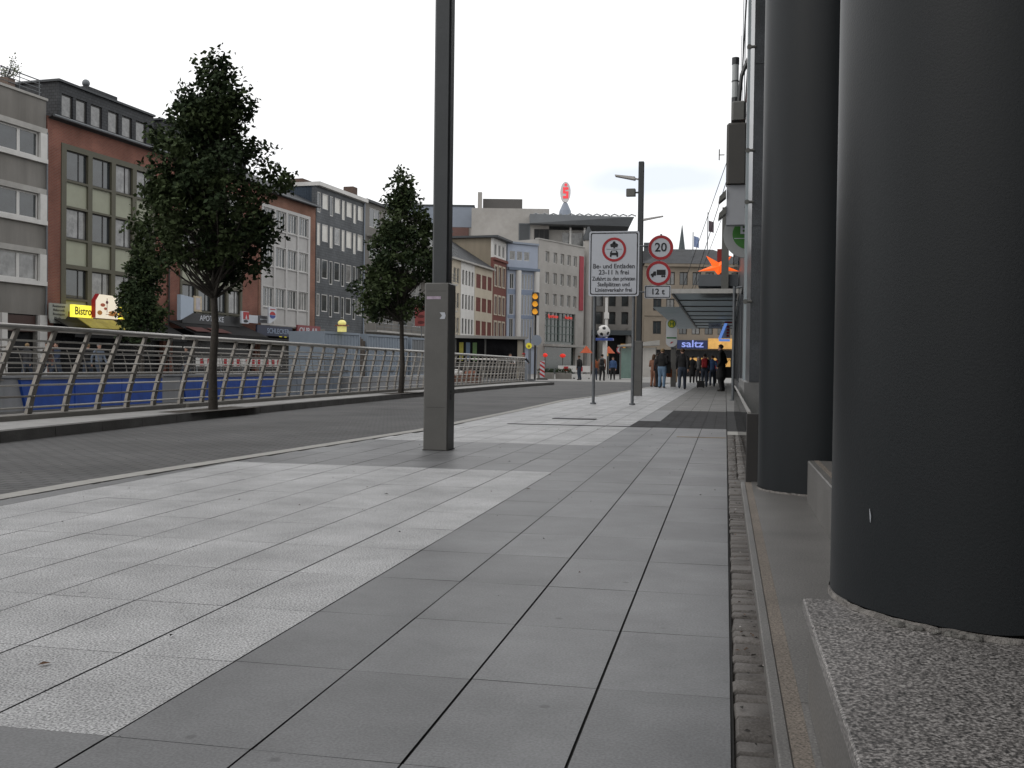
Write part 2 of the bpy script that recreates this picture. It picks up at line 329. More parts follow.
# ================================================================== GROUND
def interp(tab, y):
    for (y0, x0), (y1, x1) in zip(tab, tab[1:]):
        if y0 <= y <= y1: return x0+(x1-x0)*(y-y0)/(y1-y0)
    return tab[0][1] if y < tab[0][0] else tab[-1][1]
KERB = [(-14, -4.95), (0, -4.86), (7.3, -4.75), (10.6, -4.5), (14, -4.25), (21.7, -4.28), (28, -4.4), (33, -4.0), (42.5, -3.8), (50, -3.6), (58, -3.4), (68, -3.2)]     # road edge of the near pavement
LK = [(-14, -7.5), (3, -7.62), (10.2, -7.95), (15.5, -8.35), (20, -8.55), (28, -8.8), (42, -9.05), (49, -8.9), (53, -8.7)]    # kerb of the far pavement
FN = [(-14, -9.0), (3, -9.1), (12.1, -9.42), (16.9, -9.59), (22.2, -9.74), (30.6, -9.95), (47.5, -10.4), (56, -10.6)]   # fence line
PX0, PX1, PY0, PY1 = -22.3, -11.0, -10, 58      # underpass opening
asphalt = mat('asphalt', (.075, .075, .077), .85, .2, 2.5, .4, 120, stain=.3)
plaza_m = mat('plaza_paving', (.26, .255, .245), .8, .12, 1.2, .1, 20, stain=.25)
m = MB(); Z = -.03
xs = [-600, PX0, PX1, 600]; ys = [-300, PY0, PY1, 1500]
for i in range(3):
    for j in range(3):
        if (i, j) != (1, 1): m.face([(xs[i], ys[j], Z), (xs[i+1], ys[j], Z), (xs[i+1], ys[j+1], Z), (xs[i], ys[j+1], Z)])
struct(m.build('ground', asphalt))
# road of small dark setts, laid across the way
rm = brickmat('road_setts', (.098, .097, .098), (.122, .12, .118), (.052, .052, .052), .2, .1, .01, .7)
n = rm.node_tree.nodes; l = rm.node_tree.links
for lk in list(l):
    if lk.to_node.type == 'TEX_BRICK' and lk.to_socket.name == 'Vector': l.remove(lk)
l.new([q for q in n if q.type == 'TEX_COORD'][0].outputs['Object'], [q for q in n if q.type == 'TEX_BRICK'][0].inputs['Vector'])
bpn = n.new('ShaderNodeBump'); bpn.inputs['Strength'].default_value = .4; bpn.inputs['Distance'].default_value = .01
l.new([q for q in n if q.type == 'TEX_BRICK'][0].outputs['Fac'], bpn.inputs['Height']); bpn.invert = True; l.new(bpn.outputs[0], n['Principled BSDF'].inputs['Normal'])
m = MB(); Y = -14.
while Y < 68:
    Y2 = min(Y+2, 68)
    a = lambda y: interp(LK, y) if y < 53 else interp(LK, 53)-(y-53)*.5
    m.face([(a(Y), Y, Z+.006), (interp(KERB, Y), Y, Z+.006), (interp(KERB, Y2), Y2, Z+.006), (a(Y2), Y2, Z+.006)]); Y = Y2
struct(m.build('road', rm))
# wide pale paving of the square
m = MB(); m.face([(-34, 70, Z+.012), (-3, 66, Z+.012), (8, 66, Z+.012), (12, 128, Z+.012), (-34, 150, Z+.012)])
struct(m.build('square_paving', plaza_m))
m = MB(); m.face([(-36, -10, Z+.012), (-22.8, -10, Z+.012), (-22.6, 69, Z+.012), (-31, 69, Z+.012)])
struct(m.build('far_pavement', plaza_m))
# underpass pit
pitwall = mat('underpass_concrete', (.23, .235, .245), .85, .2, .8, .2, 15, stain=.5, streak=True)
m = MB(); zb = -4
m.box(PX0-.25, PX0, PY0, PY1, zb, .33); m.box(PX1, PX1+.3, PY0, PY1, zb, Z-.004); m.box(PX0-.25, PX1+.3, PY1, PY1+.3, zb, .2); m.box(PX0-.25, PX1+.3, PY0-.3, PY0, zb, Z-.004); m.face([(PX0, PY0, zb+.02), (PX1, PY0, zb+.02), (PX1, PY1, zb+.02), (PX0, PY1, zb+.02)])
m.box(PX0-.35, PX0+.06, PY0, PY1+.3, .334, .40)
struct(m.build('underpass', pitwall))

# near pavement: sheet under the slabs, kerb, slabs one by one
joint = mat('joint_sand', (.022, .021, .02), .9, .2, 30)
margin = tile_d
m = MB(); Y = -14.
while Y < 68:
    Y2 = min(Y+2, 68)
    m.face([(interp(KERB, Y)+.16, Y, -.006), (.035, Y, -.006), (.035, Y2, -.006), (interp(KERB, Y2)+.16, Y2, -.006)]); Y = Y2
struct(m.build('pavement_bed', joint))
m = MB(); Y = -14.
while Y < 68:
    Y2 = min(Y+1, 68); a, b = interp(KERB, Y), interp(KERB, Y2); g = .006
    p = [(a, Y+g), (a+.17, Y+g), (b+.17, Y2-g), (b, Y2-g)]
    i = len(m.v); m.v += [(x, y, -.06) for x, y in p]+[(x, y, .004) for x, y in p]
    m.f += [(i+4, i+5, i+6, i+7), (i, i+4, i+7, i+3), (i, i+1, i+5, i+4), (i+3, i+7, i+6, i+2), (i+1, i+2, i+6, i+5)]; m.m += [0]*5; Y = Y2
struct(m.build('kerb', mat('pale_kerb_stone', (.34, .33, .31), .8, .15, 6, .1, 60)))
W = .37; X1 = .03
tiles = {'d': [], 'l': [], 'b': [], 'm': []}
def put(k, x0, x1, y0, y1, g=.004, gl=.0015):
    tl = [random.gauss(0, .0004) for _ in range(4)]
    tiles[k].append(([(x0+g, y0+gl, tl[0]), (x1-g, y0+gl, tl[1]), (x1-g, y1-gl, tl[2]), (x0+g, y1-gl, tl[3])], random.random()))
def kind(xc, yc):
    if 15.95 < yc < 22.5 and xc > -1.1-(.3 if yc < 18 else 0): return 'b'
    if xc > -1.45 and yc > 22.5: return 'm'
    if xc > -1.45: return 'd'
    if yc < 2.25: return 'd'
    if xc < -4.40+(.12 if yc > 9 else 0): return 'd'
    if 8.82 < yc < 11.98: return 'd'
    return 'l'
breaks = [-14, 2.25, 8.82, 11.98, 15.95, 22.5, 68]
ncol = 13
gcol = [(.0036, .0044, .0034, .0026)[k % 4] for k in range(13)]
for c in range(ncol):
    x1 = X1-c*W; x0 = x1-W
    for b0, b1 in zip(breaks, breaks[1:]):
        nn = max(1, round((b1-b0)/.657)); st = (b1-b0)/nn
        cuts = [b0+k*st for k in range(nn+1)]
        if 2 < b0 < 15: cuts = [q if k in (0, nn) else q+random.gauss(0, .003) for k, q in enumerate(cuts)]
        for y0, y1 in zip(cuts, cuts[1:]):
            kk = kind((x0+x1)/2, (y0+y1)/2)
            lim = max(interp(KERB, y0), interp(KERB, y1))+.176
            if x1 < lim+.04: continue
            xa = max(x0, lim)
            g = random.choice((.0042, .0035, .0028)) if b0 < 1 else gcol[c]
            if kk == 'b':
                for u in range(2):
                    for v in range(4): put('b', xa+(x1-xa)*u/2, xa+(x1-xa)*(u+1)/2, y0+(y1-y0)*v/4, y0+(y1-y0)*(v+1)/4, .004, .004)
            else: put(kk, xa, x1, y0, y1, g, .0013)
for k, nm, mm in (('d', 'dark_slab_paving', tile_d), ('l', 'pale_slab_paving', tile_l), ('b', 'black_paver_paving', tile_b), ('m', 'mid_grey_slab_paving', tile_m)):
    m = MB()
    for p, t in tiles[k]: m.face(p)
    o = m.build(nm, mm); at = o.data.attributes.new('tone', 'FLOAT', 'FACE'); at.data.foreach_set('value', [t for p, t in tiles[k]]); struct(o)
# strip on the building side beyond the cobbles
m = MB(); m.face([(.04, 14.6, .001), (.40, 14.6, .001), (.40, 15.4, .001), (.04, 15.4, .001)]); struct(m.build('threshold_slab', conc_l))
m = MB()
for k in range(26):
    for u in range(2): m.face([(.04+u*.19, 15.42+k*.28, .001), (.225+u*.19, 15.42+k*.28, .001), (.225+u*.19, 15.69+k*.28, .001), (.04+u*.19, 15.69+k*.28, .001)])
struct(m.build('black_paver_edge', tile_b))
m = MB(); m.face([(.04, 22.7, .001), (.40, 22.7, .001), (.40, 68, .001), (.04, 68, .001)]); struct(m.build('pavement_edge', mat('plain_grey_paving', (.19, .188, .182), .7, .1, 2, stain=.2)))
# cobble gutter
cob = granitemat('cobble_stone', ((.085, .076, .07), (.105, .096, .088), (.12, .11, .102), (.145, .134, .126)), 160, .75, .05)
m = MB(); y = .6
while y < 14.6:
    wx = .045+min(.1+max(0, y-2.3)*.0085, .26)
    ln_ = random.uniform(.075, .15)*(1 if y < 7 else 1.4); nx = 1 if wx < .2 else 2
    for q in range(nx):
        xa = .035+(wx-.035)*q/nx+random.uniform(.0, .004); xb = .035+(wx-.035)*(q+1)/nx-random.uniform(.003, .012); z = random.uniform(-.006, .004); c = .010
        i = len(m.v); j = lambda: random.uniform(-.004, .004)
        m.v += [(xa, y+.004, -.04), (xb, y+.004, -.04), (xb, y+ln_-.010, -.04), (xa, y+ln_-.010, -.04), (xa+j(), y+.005, z-c), (xb+j(), y+.005, z-c), (xb+j(), y+ln_-.011, z-c), (xa+j(), y+ln_-.011, z-c),
                (xa+c, y+c+.004, z), (xb-c, y+c+.004, z+j()*.6), (xb-c, y+ln_-c-.010, z), (xa+c, y+ln_-c-.010, z+j()*.6)]
        for r in (0, 4):
            for k in range(4): m.f.append((i+r+k, i+r+(k+1) % 4, i+r+4+(k+1) % 4, i+r+4+k)); m.m.append(0)
        m.f.append((i+8, i+9, i+10, i+11)); m.m.append(0)
    y += ln_
struct(m.build('cobble_gutter', cob, smooth=50))
m = MB(); m.face([(.032, .2, -.02), (.40, .2, -.02), (.40, 14.6, -.02), (.032, 14.6, -.02)]); struct(m.build('gutter_bed', mat('gutter_dirt', (.045, .038, .032), .95, .4, 40, .6, 80)))
# drain channel, yellow line, blown leaves and crumbs
dm = solid('drain_iron', (.03, .03, .032), .6)
o = MB().box(-3.35, -1.08, 15.93, 15.99, .004, .010).build('drain_channel', dm); struct(o)
o = MB().box(-2.95, -2.2, 17.82, 18.12, .004, .010).build('drain_cover', dm); struct(o)
o = MB().box(-.62, .02, 13.86, 13.9, .0035, .006).build('painted_line', mat('worn_yellow_paint', (.30, .20, .09), .8, .3, 25)); struct(o)
m = MB(); lm = [mat('brown_leaf', (.10, .05, .025), .8, .4, 9), mat('dark_crumb', (.02, .018, .016), .9, .3, 9), mat('pale_litter', (.4, .38, .36), .8, .2, 9)]
for k in range(640):
    if k < 240: x = random.uniform(.05, .17) if random.random() < .7 else random.uniform(.13, .2); y = random.uniform(1.5, 14); s_ = random.uniform(.004, .014)
    else: x = random.uniform(-7.5, .02); y = random.uniform(2, 24); s_ = random.uniform(.003, .010) if random.random() < .93 else random.uniform(.012, .024)
    if -4.9 < x < -4.6: continue
    z = .006 if x > -4.7 else -.02; a = random.uniform(0, 6.28); m.cm = random.choices((0, 1, 2), (3, 5, .7))[0]
    c, d = math.cos(a)*s_, math.sin(a)*s_
    m.face([(x+c, y+d, z), (x-d*.6, y+c*.6, z+random.uniform(.001, .006)), (x-c, y-d, z), (x+d*.6, y-c*.6, z+random.uniform(.001, .005))])
o = m.build('litter', lm); struct(o, 'stuff'); o['label'] = 'dry leaves and crumbs scattered over the slabs and the gutter'

# far pavement with its kerb, tree pits
m = MB(); kd = mat('dark_kerb_stone', (.115, .111, .106), .85, .25, 3, .3, 40, stain=.4)
Y = -14.
while Y < 53:
    Y2 = min(Y+1.1, 53); a, b = interp(LK, Y), interp(LK, Y2); g = .006
    p = [(a-.16, Y+g), (a, Y+g), (b, Y2-g), (b-.16, Y2-g)]
    i = len(m.v); m.v += [(x, y, -.06) for x, y in p]+[(x-.01, y, .105) for x, y in p]
    m.f += [(i+4, i+5, i+6, i+7), (i+1, i+2, i+6, i+5), (i, i+1, i+5, i+4), (i+2, i+3, i+7, i+6), (i+3, i, i+4, i+7)]; m.m += [0]*5; Y = Y2
for k in range(9):        # rounded end of the island
    a0, a1 = PI*.5*k/9*1.6, PI*.5*(k+1)/9*1.6
    f = lambda a, r: (-10.3+r*math.cos(a)*1.6/1.6, 53+r*math.sin(a))
    p = [f(a0, 1.45), f(a0, 1.6), f(a1, 1.6), f(a1, 1.45)]
    i = len(m.v); m.v += [(x, y, -.06) for x, y in p]+[(x, y, .105) for x, y in p]; m.f += [(i+4, i+5, i+6, i+7), (i+1, i+2, i+6, i+5)]; m.m += [0]*2
struct(m.build('island_kerb', kd))
slabm = mat('worn_grey_paving', (.37, .365, .355), .85, .18, 2.2, .2, 40, stain=.35)
m = MB(); Y = -14.
while Y < 53:
    Y2 = min(Y+1, 53)
    m.face([(interp(FN, Y)-1.0, Y, .098), (interp(LK, Y)-.166, Y, .098), (interp(LK, Y2)-.166, Y2, .098), (interp(FN, Y2)-1.0, Y2, .098)]); Y = Y2
pts = [(-10.3+1.45*math.cos(PI*.8*k/9), 53+1.45*math.sin(PI*.8*k/9), .098) for k in range(10)]+[(-11.4, 53, .098)]; m.face(pts)
m.face([(PX1+.0, -14, .097), (PX1+.0, 58, .097), (PX1+.0, 58, Z), (PX1+.0, -14, Z)])
struct(m.build('island_pavement', slabm))
soil = mat('tree_pit_soil', (.055, .045, .035), .95, .4, 14, .8, 30)
for nm, x, y in (('soil', -8.62, 16.4), ('soil', -9.10, 28.6)):
    m = MB(); m.face([(x-.3, y-1.3, .103), (x+.32, y-1.3, .103), (x+.28, y+1.3, .103), (x-.34, y+1.3, .103)]); struct(m.build(nm, soil))

# ================================================================== BUILDING ON THE RIGHT (columns, steps, granite pier)
RB = thing('office_building', 'dark granite office building on the right with thick round columns on stone steps', 'building', (0, 0, 0))
Z0, Z1 = .05, .32
m = MB(); m.bbox(.128, .160, -6, 8.1, -.05, Z0, .004); m.build('step_edge', gran_grey, RB)
MB().box(.1602, .205, -6, 8.1, -.05, Z0-.002).build('grit_strip', gran_tan, RB)
MB().box(.2052, .2215, -6, 2.762, -.05, Z0-.001).build('lower_step', gran_grey, RB)
MB().box(.2052, .60, 2.763, 15.5, -.05, Z0).build('lower_step', gran_grey, RB)
m = MB(); m.box(.222, 6, -6, 2.76, -.05, Z1-.03); m.build('plinth', gran_grey, RB)
m = MB(); yy = -6.
for q in (-2.4, .2, 2.46, 2.775):
    m.bbox(.205, 6, yy+.004, q-.004, Z1-.03, Z1, .004); yy = q
m.build('plinth_slab', gran_pink, RB)
m = MB(); m.bbox(.535, 6, 2.78, 7.0, -.05, Z1, .006); m.build('step', gran_grey, RB)
MB().box(.575, .605, 2.79, 6.98, Z1+.0005, Z1+.003).build('grit_strip', gran_tan, RB)
m = MB(); m.bbox(.95, 6, 2.80, 15.4, -.05, .59, .006); m.build('upper_step', gran_grey, RB)
def column(x, y, z, label):
    m = MB(); n = 96; gap = label.startswith('nearest'); prof = [(.450, z+.015), (.450, 7.0)]
    i = len(m.v)
    for r, zz in prof:
        for k in range(n): m.v.append((x+r*math.cos(2*PI*k/n), y+r*math.sin(2*PI*k/n), zz+(.016*max(0, math.sin(math.radians((360*k/n-252)*180/48))) if gap and zz < 1 and 252 < 360*k/n < 300 else 0)))
    for k in range(n): m.f.append((i+k, i+(k+1) % n, i+n+(k+1) % n, i+n+k)); m.m.append(0)
    m.f.append(tuple(i+n-1-k for k in range(n))); m.m.append(0)
    o = m.build('column', col_paint, RB, smooth=40); o['label'] = label
    # ragged foam and mortar joint round the foot
    m = MB(); rnd = random.Random(3)
    for k in range(n):
        a = 2*PI*k/n; r = .4545+rnd.uniform(0, .003)+(rnd.uniform(0, .016) if 248 < math.degrees(a) < 285 else 0); h = .012+rnd.uniform(0, .004)
        m.v += [(x+r*math.cos(a), y+r*math.sin(a), z+.0005), (x+(.45+.003)*math.cos(a), y+.453*math.sin(a), z+h)]
    for k in range(n): a, b = 2*k, 2*((k+1) % n); m.f.append((a, b, b+1, a+1)); m.m.append(0)
    if gap: m.v = [(a, b, z-.004) if 262 < math.degrees(math.atan2(b-y, a-x)) % 360 < 292 else (a, b, c) for a, b, c in m.v]
    MB().tube([(x, y, z+.001), (x, y, z+.5)], .40, 32).build('core', joint, o)
    m.build('mortar_joint', mat('crumbling_mortar', (.16, .15, .14), .95, .45, 30, .8, 60), o)
column(.732, 2.85, Z1, 'nearest dark column standing on the speckled plinth')
column(.69, 7.72, Z0, 'second dark column standing on the lower step')
column(.732, -2.0, Z1, 'dark column behind the first one')
MB().tube([(.3475, 2.6115, .545), (.3474, 2.612, .561), (.3452, 2.6135, .578)], [.0006, .0016, .0005], 6).build('scratch', sign_w, RB)
# broken patch with a loose pale piece at the foot of the nearest column
m = MB(); rnd = random.Random(9)
for k in range(34):
    a = math.radians(rnd.choice((rnd.uniform(222, 262), rnd.uniform(222, 262), rnd.uniform(262, 268)))); r = .446+rnd.uniform(0, .022); s_ = rnd.uniform(.005, .014)
    m.sphere((.732+r*math.cos(a), 2.85+r*math.sin(a), Z1+s_*.3), s_, 7, 5, rnd.uniform(.8, 1.8), rnd.uniform(.7, 1.3), .6)
m.sphere((.732+.452*math.cos(4.70), 2.85+.452*math.sin(4.70), Z1+.012), .02, 9, 6, 1.5, .8, .7)
o = m.build('mortar_crumbs', mat('pale_mortar', (.15, .145, .135), .95, .5, 40, .8, 60), RB); o['kind'] = 'stuff'
# granite pier with plinth, glass fin, upper floors, rear wall
m = MB(); m.box(.27, 5.5, 15.5, 21.9, -.05, .72); m.build('pier_plinth', granitemat('pale_polished_granite', ((.12, .12, .12), (.17, .17, .168), (.2, .2, .198), (.26, .26, .25)), 110, .3), RB)
m = MB(); zz = .723
for q in (3.0, 5.35, 7.7, 10.05, 12.4, 14.6): m.box(.34, 5.5, 15.52, 21.88, zz+.004, q-.004); zz = q
m.build('granite_pier', gran_dark, RB)
MB().box(.36, 5.4, 15.54, 21.8, .7, 14.5).build('pier_joint', joint, RB)
m = MB(); m.box(.245, .285, 15.50, 15.53, .75, 13.6); o = m.build('glass_fin', mat('pale_fin_glass', (.35, .40, .42), .15, .1, 2, spec=.8), RB)
m = MB()
for q in (1.9, 3.35, 4.1, 5.6, 7.1): m.tube([(.25, 15.515, q), (.36, 15.515, q)], .022, 8); m.tube([(.265, 15.49, q-.001), (.265, 15.54, q-.001)], .035, 10)
m.build('fin_fitting', metal, o)
m = MB(); m.box(.14, 14, -20, 15.49, 7.0, 7.5); m.build('soffit', mat('soffit_panel', (.12, .12, .12), .7, .1, 1), RB)
up = MB(); up.box(.16, 14, -20, 15.49, 7.5, 14.6); up.build('upper_floors', gran_dark, RB)
for f in range(2):
    for k in range(8):
        o = MB().box(.125, .159, -14+k*3.6, -11.4+k*3.6, 8.3+f*3, 10.4+f*3).build('window', glass_d, RB)
m = MB(); m.box(2.6, 2.8, -20, 15.5, .0, 7.0); m.build('rear_wall', gran_dark, RB)
for k in range(6):
    o = MB().box(2.54, 2.598, -8+k*3.8, -5.2+k*3.8, .6, 3.6).build('shop_window', glass_s, RB)
# glass windbreak along the lower step
gm = bpy.data.materials.new('clear_glass'); gm.use_nodes = True; t = gm.node_tree; b = t.nodes['Principled BSDF']
fr_ = t.nodes.new('ShaderNodeFresnel'); fr_.inputs['IOR'].default_value = 1.3; tr = t.nodes.new('ShaderNodeBsdfTransparent'); tr.inputs['Color'].default_value = (.93, .96, .95, 1); gl = t.nodes.new('ShaderNodeBsdfGlossy'); gl.inputs['Roughness'].default_value = .03; gl.inputs['Color'].default_value = (.6, .6, .6, 1); ms = t.nodes.new('ShaderNodeMixShader')
t.links.new(fr_.outputs[0], ms.inputs[0]); t.links.new(tr.outputs[0], ms.inputs[1]); t.links.new(gl.outputs[0], ms.inputs[2]); t.links.new(ms.outputs[0], t.nodes['Material Output'].inputs['Surface'])
wb = thing('glass_barrier', 'low clear glass barrier with dark end post beside the second column', 'barrier', (.185, 8.12, .0))
MB().box(-.006, .006, .07, 13.0, .03, .565).build('glass_panel', gm, wb)
MB().bbox(-.02, .07, 0, .055, -.02, .57, .004).build('end_post', dark_frame, wb)
MB().box(-.012, .012, .07, 13.0, .567, .582).build('top_rail', steel, wb)

# ================================================================== ROW ACROSS THE STREET
def bframe(name, label, Y0, Y1, group=None):
    x, y = FL(Y0); b = thing(name, label, 'building', (x, y, Z), ROT_L, group); return b, (Y1-Y0)*KL, (lambda Y: (Y-Y0)*KL)
# 1 grey concrete block
b, W_, u = bframe('concrete_building', 'grey raw concrete block with white ribbon windows at the far left', 33, 46.52)
rows = [(11.05, 12.3), (7.95, 9.25), (4.9, 6.25)]
hs = [(.6, u(46.0), a, c) for a, c in rows]+[(.5, u(46.0), 0, 3.2)]
m = MB(); m.slab(0, W_, 0, 14.0, hs, 0, .3); m.shell(0, W_, .3, 11, 0, 14.0); m.build('wall', conc, b)
for a, c in rows:
    MB().box(.3, W_-.02, -.12, .1, c+.004, c+.28).build('lintel', conc_l, b)
    MB().box(.3, W_-.02, -.16, .1, a-.22, a-.004).build('sill', white_frame, b)
    MB().box(u(46.0)+.004, W_-.02, -.14, .1, a, c).build('end_pilaster', white_frame, b)
    for k in range(9):
        x1 = u(46.0)-k*1.3; window(b, x1-1.3+.004, x1, a, c, white_frame, rpane(), fr=.09, y=.05)
MB().box(-.05, W_+.05, -.08, .35, 14.0, 14.12).build('coping', conc_l, b)
MB().box(u(46.0), W_-.02, -.16, .1, 0, 3.2).build('pillar', white_wall, b); MB().box(u(43.5), u(43.85), -.16, .1, 0, 3.2).build('pillar', white_wall, b)
MB().box(.5, u(46.0), .28, .32, 0, 3.2).build('shop_window', glass_s, b)
MB().box(.6, u(45.9), .06, .25, 2.35, 3.15).build('shop_fascia', solid('dark_brown_fascia', (.05, .025, .02)), b)
m = MB()
for z in (14.35, 14.55, 14.75, 14.95): m.tube([(0, .1, z), (W_-.25, .1, z)], .02 if z < 14.9 else .03, 6)
for k in range(11): m.tube([(k*1.32, .1, 14.1), (k*1.32, .1, 14.95)], .02, 6)
m.tube([(W_-.25, .1, 14.95), (W_-.25, 6, 14.95)], .03, 6); m.build('roof_railing', pole_m, b)
MB().tube([(W_-.03, -.1, .1), (W_-.03, -.1, 12.4)], .05, 8).build('downpipe', pole_m, b)

# shrub on that roof
leafm = mat('leaf_green', (.044, .062, .024), .75, .4, 3.5, spec=.15)
leaf2 = mat('leaf_dark_green', (.026, .040, .018), .8, .4, 3.5, spec=.12)
leafp = mat('leaf_pale_green', (.10, .12, .05), .6, .4, 3.5)
def leaf_quad(m, p, s, rnd):
    d = Vector((rnd.gauss(0, 1), rnd.gauss(0, 1), rnd.gauss(0, .7)-.25)).normalized(); n_ = Vector((rnd.gauss(0, 1), rnd.gauss(0, 1), rnd.gauss(0, 1)+.8)); sd_ = d.cross(n_)
    if sd_.length < .1: return
    sd_.normalize(); up_ = sd_.cross(d)
    a = p-d*s*.1; q = p+d*s
    m.face([a, p+d*s*.35+sd_*s*.36+up_*s*.08, q, p+d*s*.4-sd_*s*.36+up_*s*.08])
x, y = FL(44.4); sh = thing('potted_shrub', 'thin yellowish shrub in a box on the roof of the concrete block', 'plant', (x-.5, y, 14.1))
MB().bbox(-.35, .35, -.25, .25, .0, .45, .02).build('planter_box', solid('planter', (.12, .08, .06)), sh)
m = MB(); rnd = random.Random(5)
tw = []
for k in range(16):
    e = Vector((rnd.gauss(0, .35), rnd.gauss(0, .35), rnd.uniform(.8, 1.5))); m.tube([(0, 0, .4), e*.6, e], [.02, .014, .006], 5); tw.append(e)
m.build('stem', bark, sh)
m = MB()
for e in tw:
    for q in range(16): leaf_quad(m, e*rnd.uniform(.55, 1.05)+Vector((rnd.gauss(0, .07),)*3), .1, rnd)
m.build('foliage', leafp, sh)

# 2 + 3 red brick buildings with olive window grids
def redhouse(Y0, Y1, cols, gx0, gx1, label, mans, rowz):
    b, W_, u = bframe('brick_house', label, Y0, Y1)
    g0, g1 = u(gx0), u(gx1); gz0, gz1 = 3.42, 12.15
    m = MB(); m.slab(0, W_, 0, 13.3, [(g0, g1, gz0, gz1), (.5, W_-.3, 0, 3.0)], 0, .3); m.shell(0, W_, .3, 11, 0, 13.3); m.build('wall', brick_red, b)
    holes = [(u(a), u(c), z0, z1) for a, c in cols for z0, z1 in rowz]
    pan = [(u(a), u(c), zz0, zz1) for a, c in cols for zz0, zz1 in ((8.98, 10.22), (5.95, 7.22), (3.5, 4.08))]
    m = MB(); m.slab(g0, g1, gz0, gz1, holes+pan, -.05, .16); m.build('window_surround', olive, b)
    for a, c, z0, z1 in holes: window(b, a, c, z0, z1, dark_frame, rpane(), mull=(.64,), fr=.06, y=.08)
    for a, c, z0, z1 in pan: MB().box(a, c, .06, .12, z0, z1).build('spandrel_panel', cream_panel, b)
    MB().box(.5, W_-.3, .27, .31, 0, 3.0).build('shop_front', glass_s, b)
    # eaves, gutter, mansard
    m = MB(); m.face([(0, -.35, 13.32), (W_, -.35, 13.32), (W_, 1.0, 13.75), (0, 1.0, 13.75)]); m.face([(0, -.35, 13.32), (0, .02, 13.18), (W_, .02, 13.18), (W_, -.35, 13.32)]); m.build('eaves', roofslate, b)
    MB().tube([(0, -.4, 13.3), (W_, -.4, 13.3)], .075, 8).build('gutter', pole_m, b)
    if mans:
        mh = [(u(a), u(c), 13.85, 15.05) for a, c in mans]
        x0 = u(mans[0][0])-.25
        m = MB(); m.slab(x0, W_, 13.5, 15.6, mh, 1.0, 1.25); m.shell(x0, W_, 1.25, 10, 13.5, 15.6); o = m.build('mansard_roof', roofslate, b)
        MB().box(x0-.12, W_, .85, 10.1, 15.602, 15.72).build('roof_edge', dark_roof, b)
        for a, c, z0, z1 in mh:
            q = window(b, a, c, z0, z1, dark_frame, glass_c, fr=.07, y=1.08)
    return b, W_, u
RZ = [(10.33, 11.86), (7.33, 8.87), (4.19, 5.74)]
b2, W2, u2 = redhouse(46.62, 56.6, [(47.96, 49.6), (49.94, 51.5), (51.84, 53.3), (53.66, 55.1)], 47.6, 55.4, 'red brick house with olive window grid and dark mansard above the yellow bistro sign', [(48.8, 49.66), (49.9, 50.76), (51.07, 52.0), (52.5, 53.4), (53.7, 54.6), (54.95, 55.9)], RZ)
b3, W3, u3 = redhouse(56.72, 67.0, [(58.1, 59.55), (59.82, 61.27), (61.54, 63.0), (63.26, 64.7)], 57.9, 64.95, 'red brick house with olive window grid above the white pharmacy lettering', [(57.6, 58.5), (59, 59.9), (60.6, 61.5), (62, 62.9), (63.6, 64.5), (65, 65.9)], RZ)
MB().box(5.9, 8.5, 2.4, 4.2, 15.72, 16.5).build('roof_hut', roofslate, b2); MB().sphere((6.15, 2.7, 16.72), .22, 12, 8).build('vent_ball', pole_m, b2)
MB().tube([(.0, -.08, .2), (.0, -.08, 13.2)], .05, 8).build('downpipe', dark_frame, b3)
# 4 brick with white grid
b4, W4, u4 = bframe('brick_house', 'brown brick house with a white window grid and tiled roof beside the slate block', 67.1, 75.42)
cols4 = [(67.62, 69.1), (69.36, 70.8), (71.05, 72.5), (72.75, 74.2)]; rz4 = [(10.5, 11.92), (7.85, 9.28), (4.93, 6.33)]; pz4 = [(9.35, 10.42), (6.4, 7.78), (3.75, 4.86)]
hs = [(u4(a), u4(c), z0, z1) for a, c in cols4 for z0, z1 in rz4]; pn = [(u4(a), u4(c), z0, z1) for a, c in cols4 for z0, z1 in pz4]
m = MB(); m.slab(0, W4, 0, 13.0, [(u4(67.4), u4(74.5), 3.6, 12.15), (.3, W4-.3, 0, 2.6)], 0, .3); m.shell(0, W4, .3, 10, 0, 13.0, False); m.build('wall', brick_brown, b4)
m = MB(); m.slab(u4(67.4), u4(74.5), 3.6, 12.15, hs+pn, -.05, .18); m.build('window_surround', frame_g, b4)
for a, c, z0, z1 in hs: window(b4, a, c, z0, z1, white_frame, rpane(), mull=(.42, .68), fr=.07, y=.06)
for a, c, z0, z1 in pn: MB().box(a, c, .03, .1, z0, z1).build('spandrel_panel', grey_panel, b4)
m = MB(); m.prism([(-.4, 12.98), (-.4, 13.1), (5, 15.6), (10.4, 13.1), (10.4, 12.98)], 'x', -.05, W4); ro = m.build('roof', roofslate, b4)
MB().tube([(0, -.45, 13.0), (W4, -.45, 13.0)], .07, 8).build('gutter', pole_m, b4)
MB().box(.3, W4-.3, .27, .31, 0, 2.6).build('shop_front', glass_s, b4); MB().box(0, W4, -.9, -.06, 3.5, 3.6).build('canopy_slab', stone_d, b4)
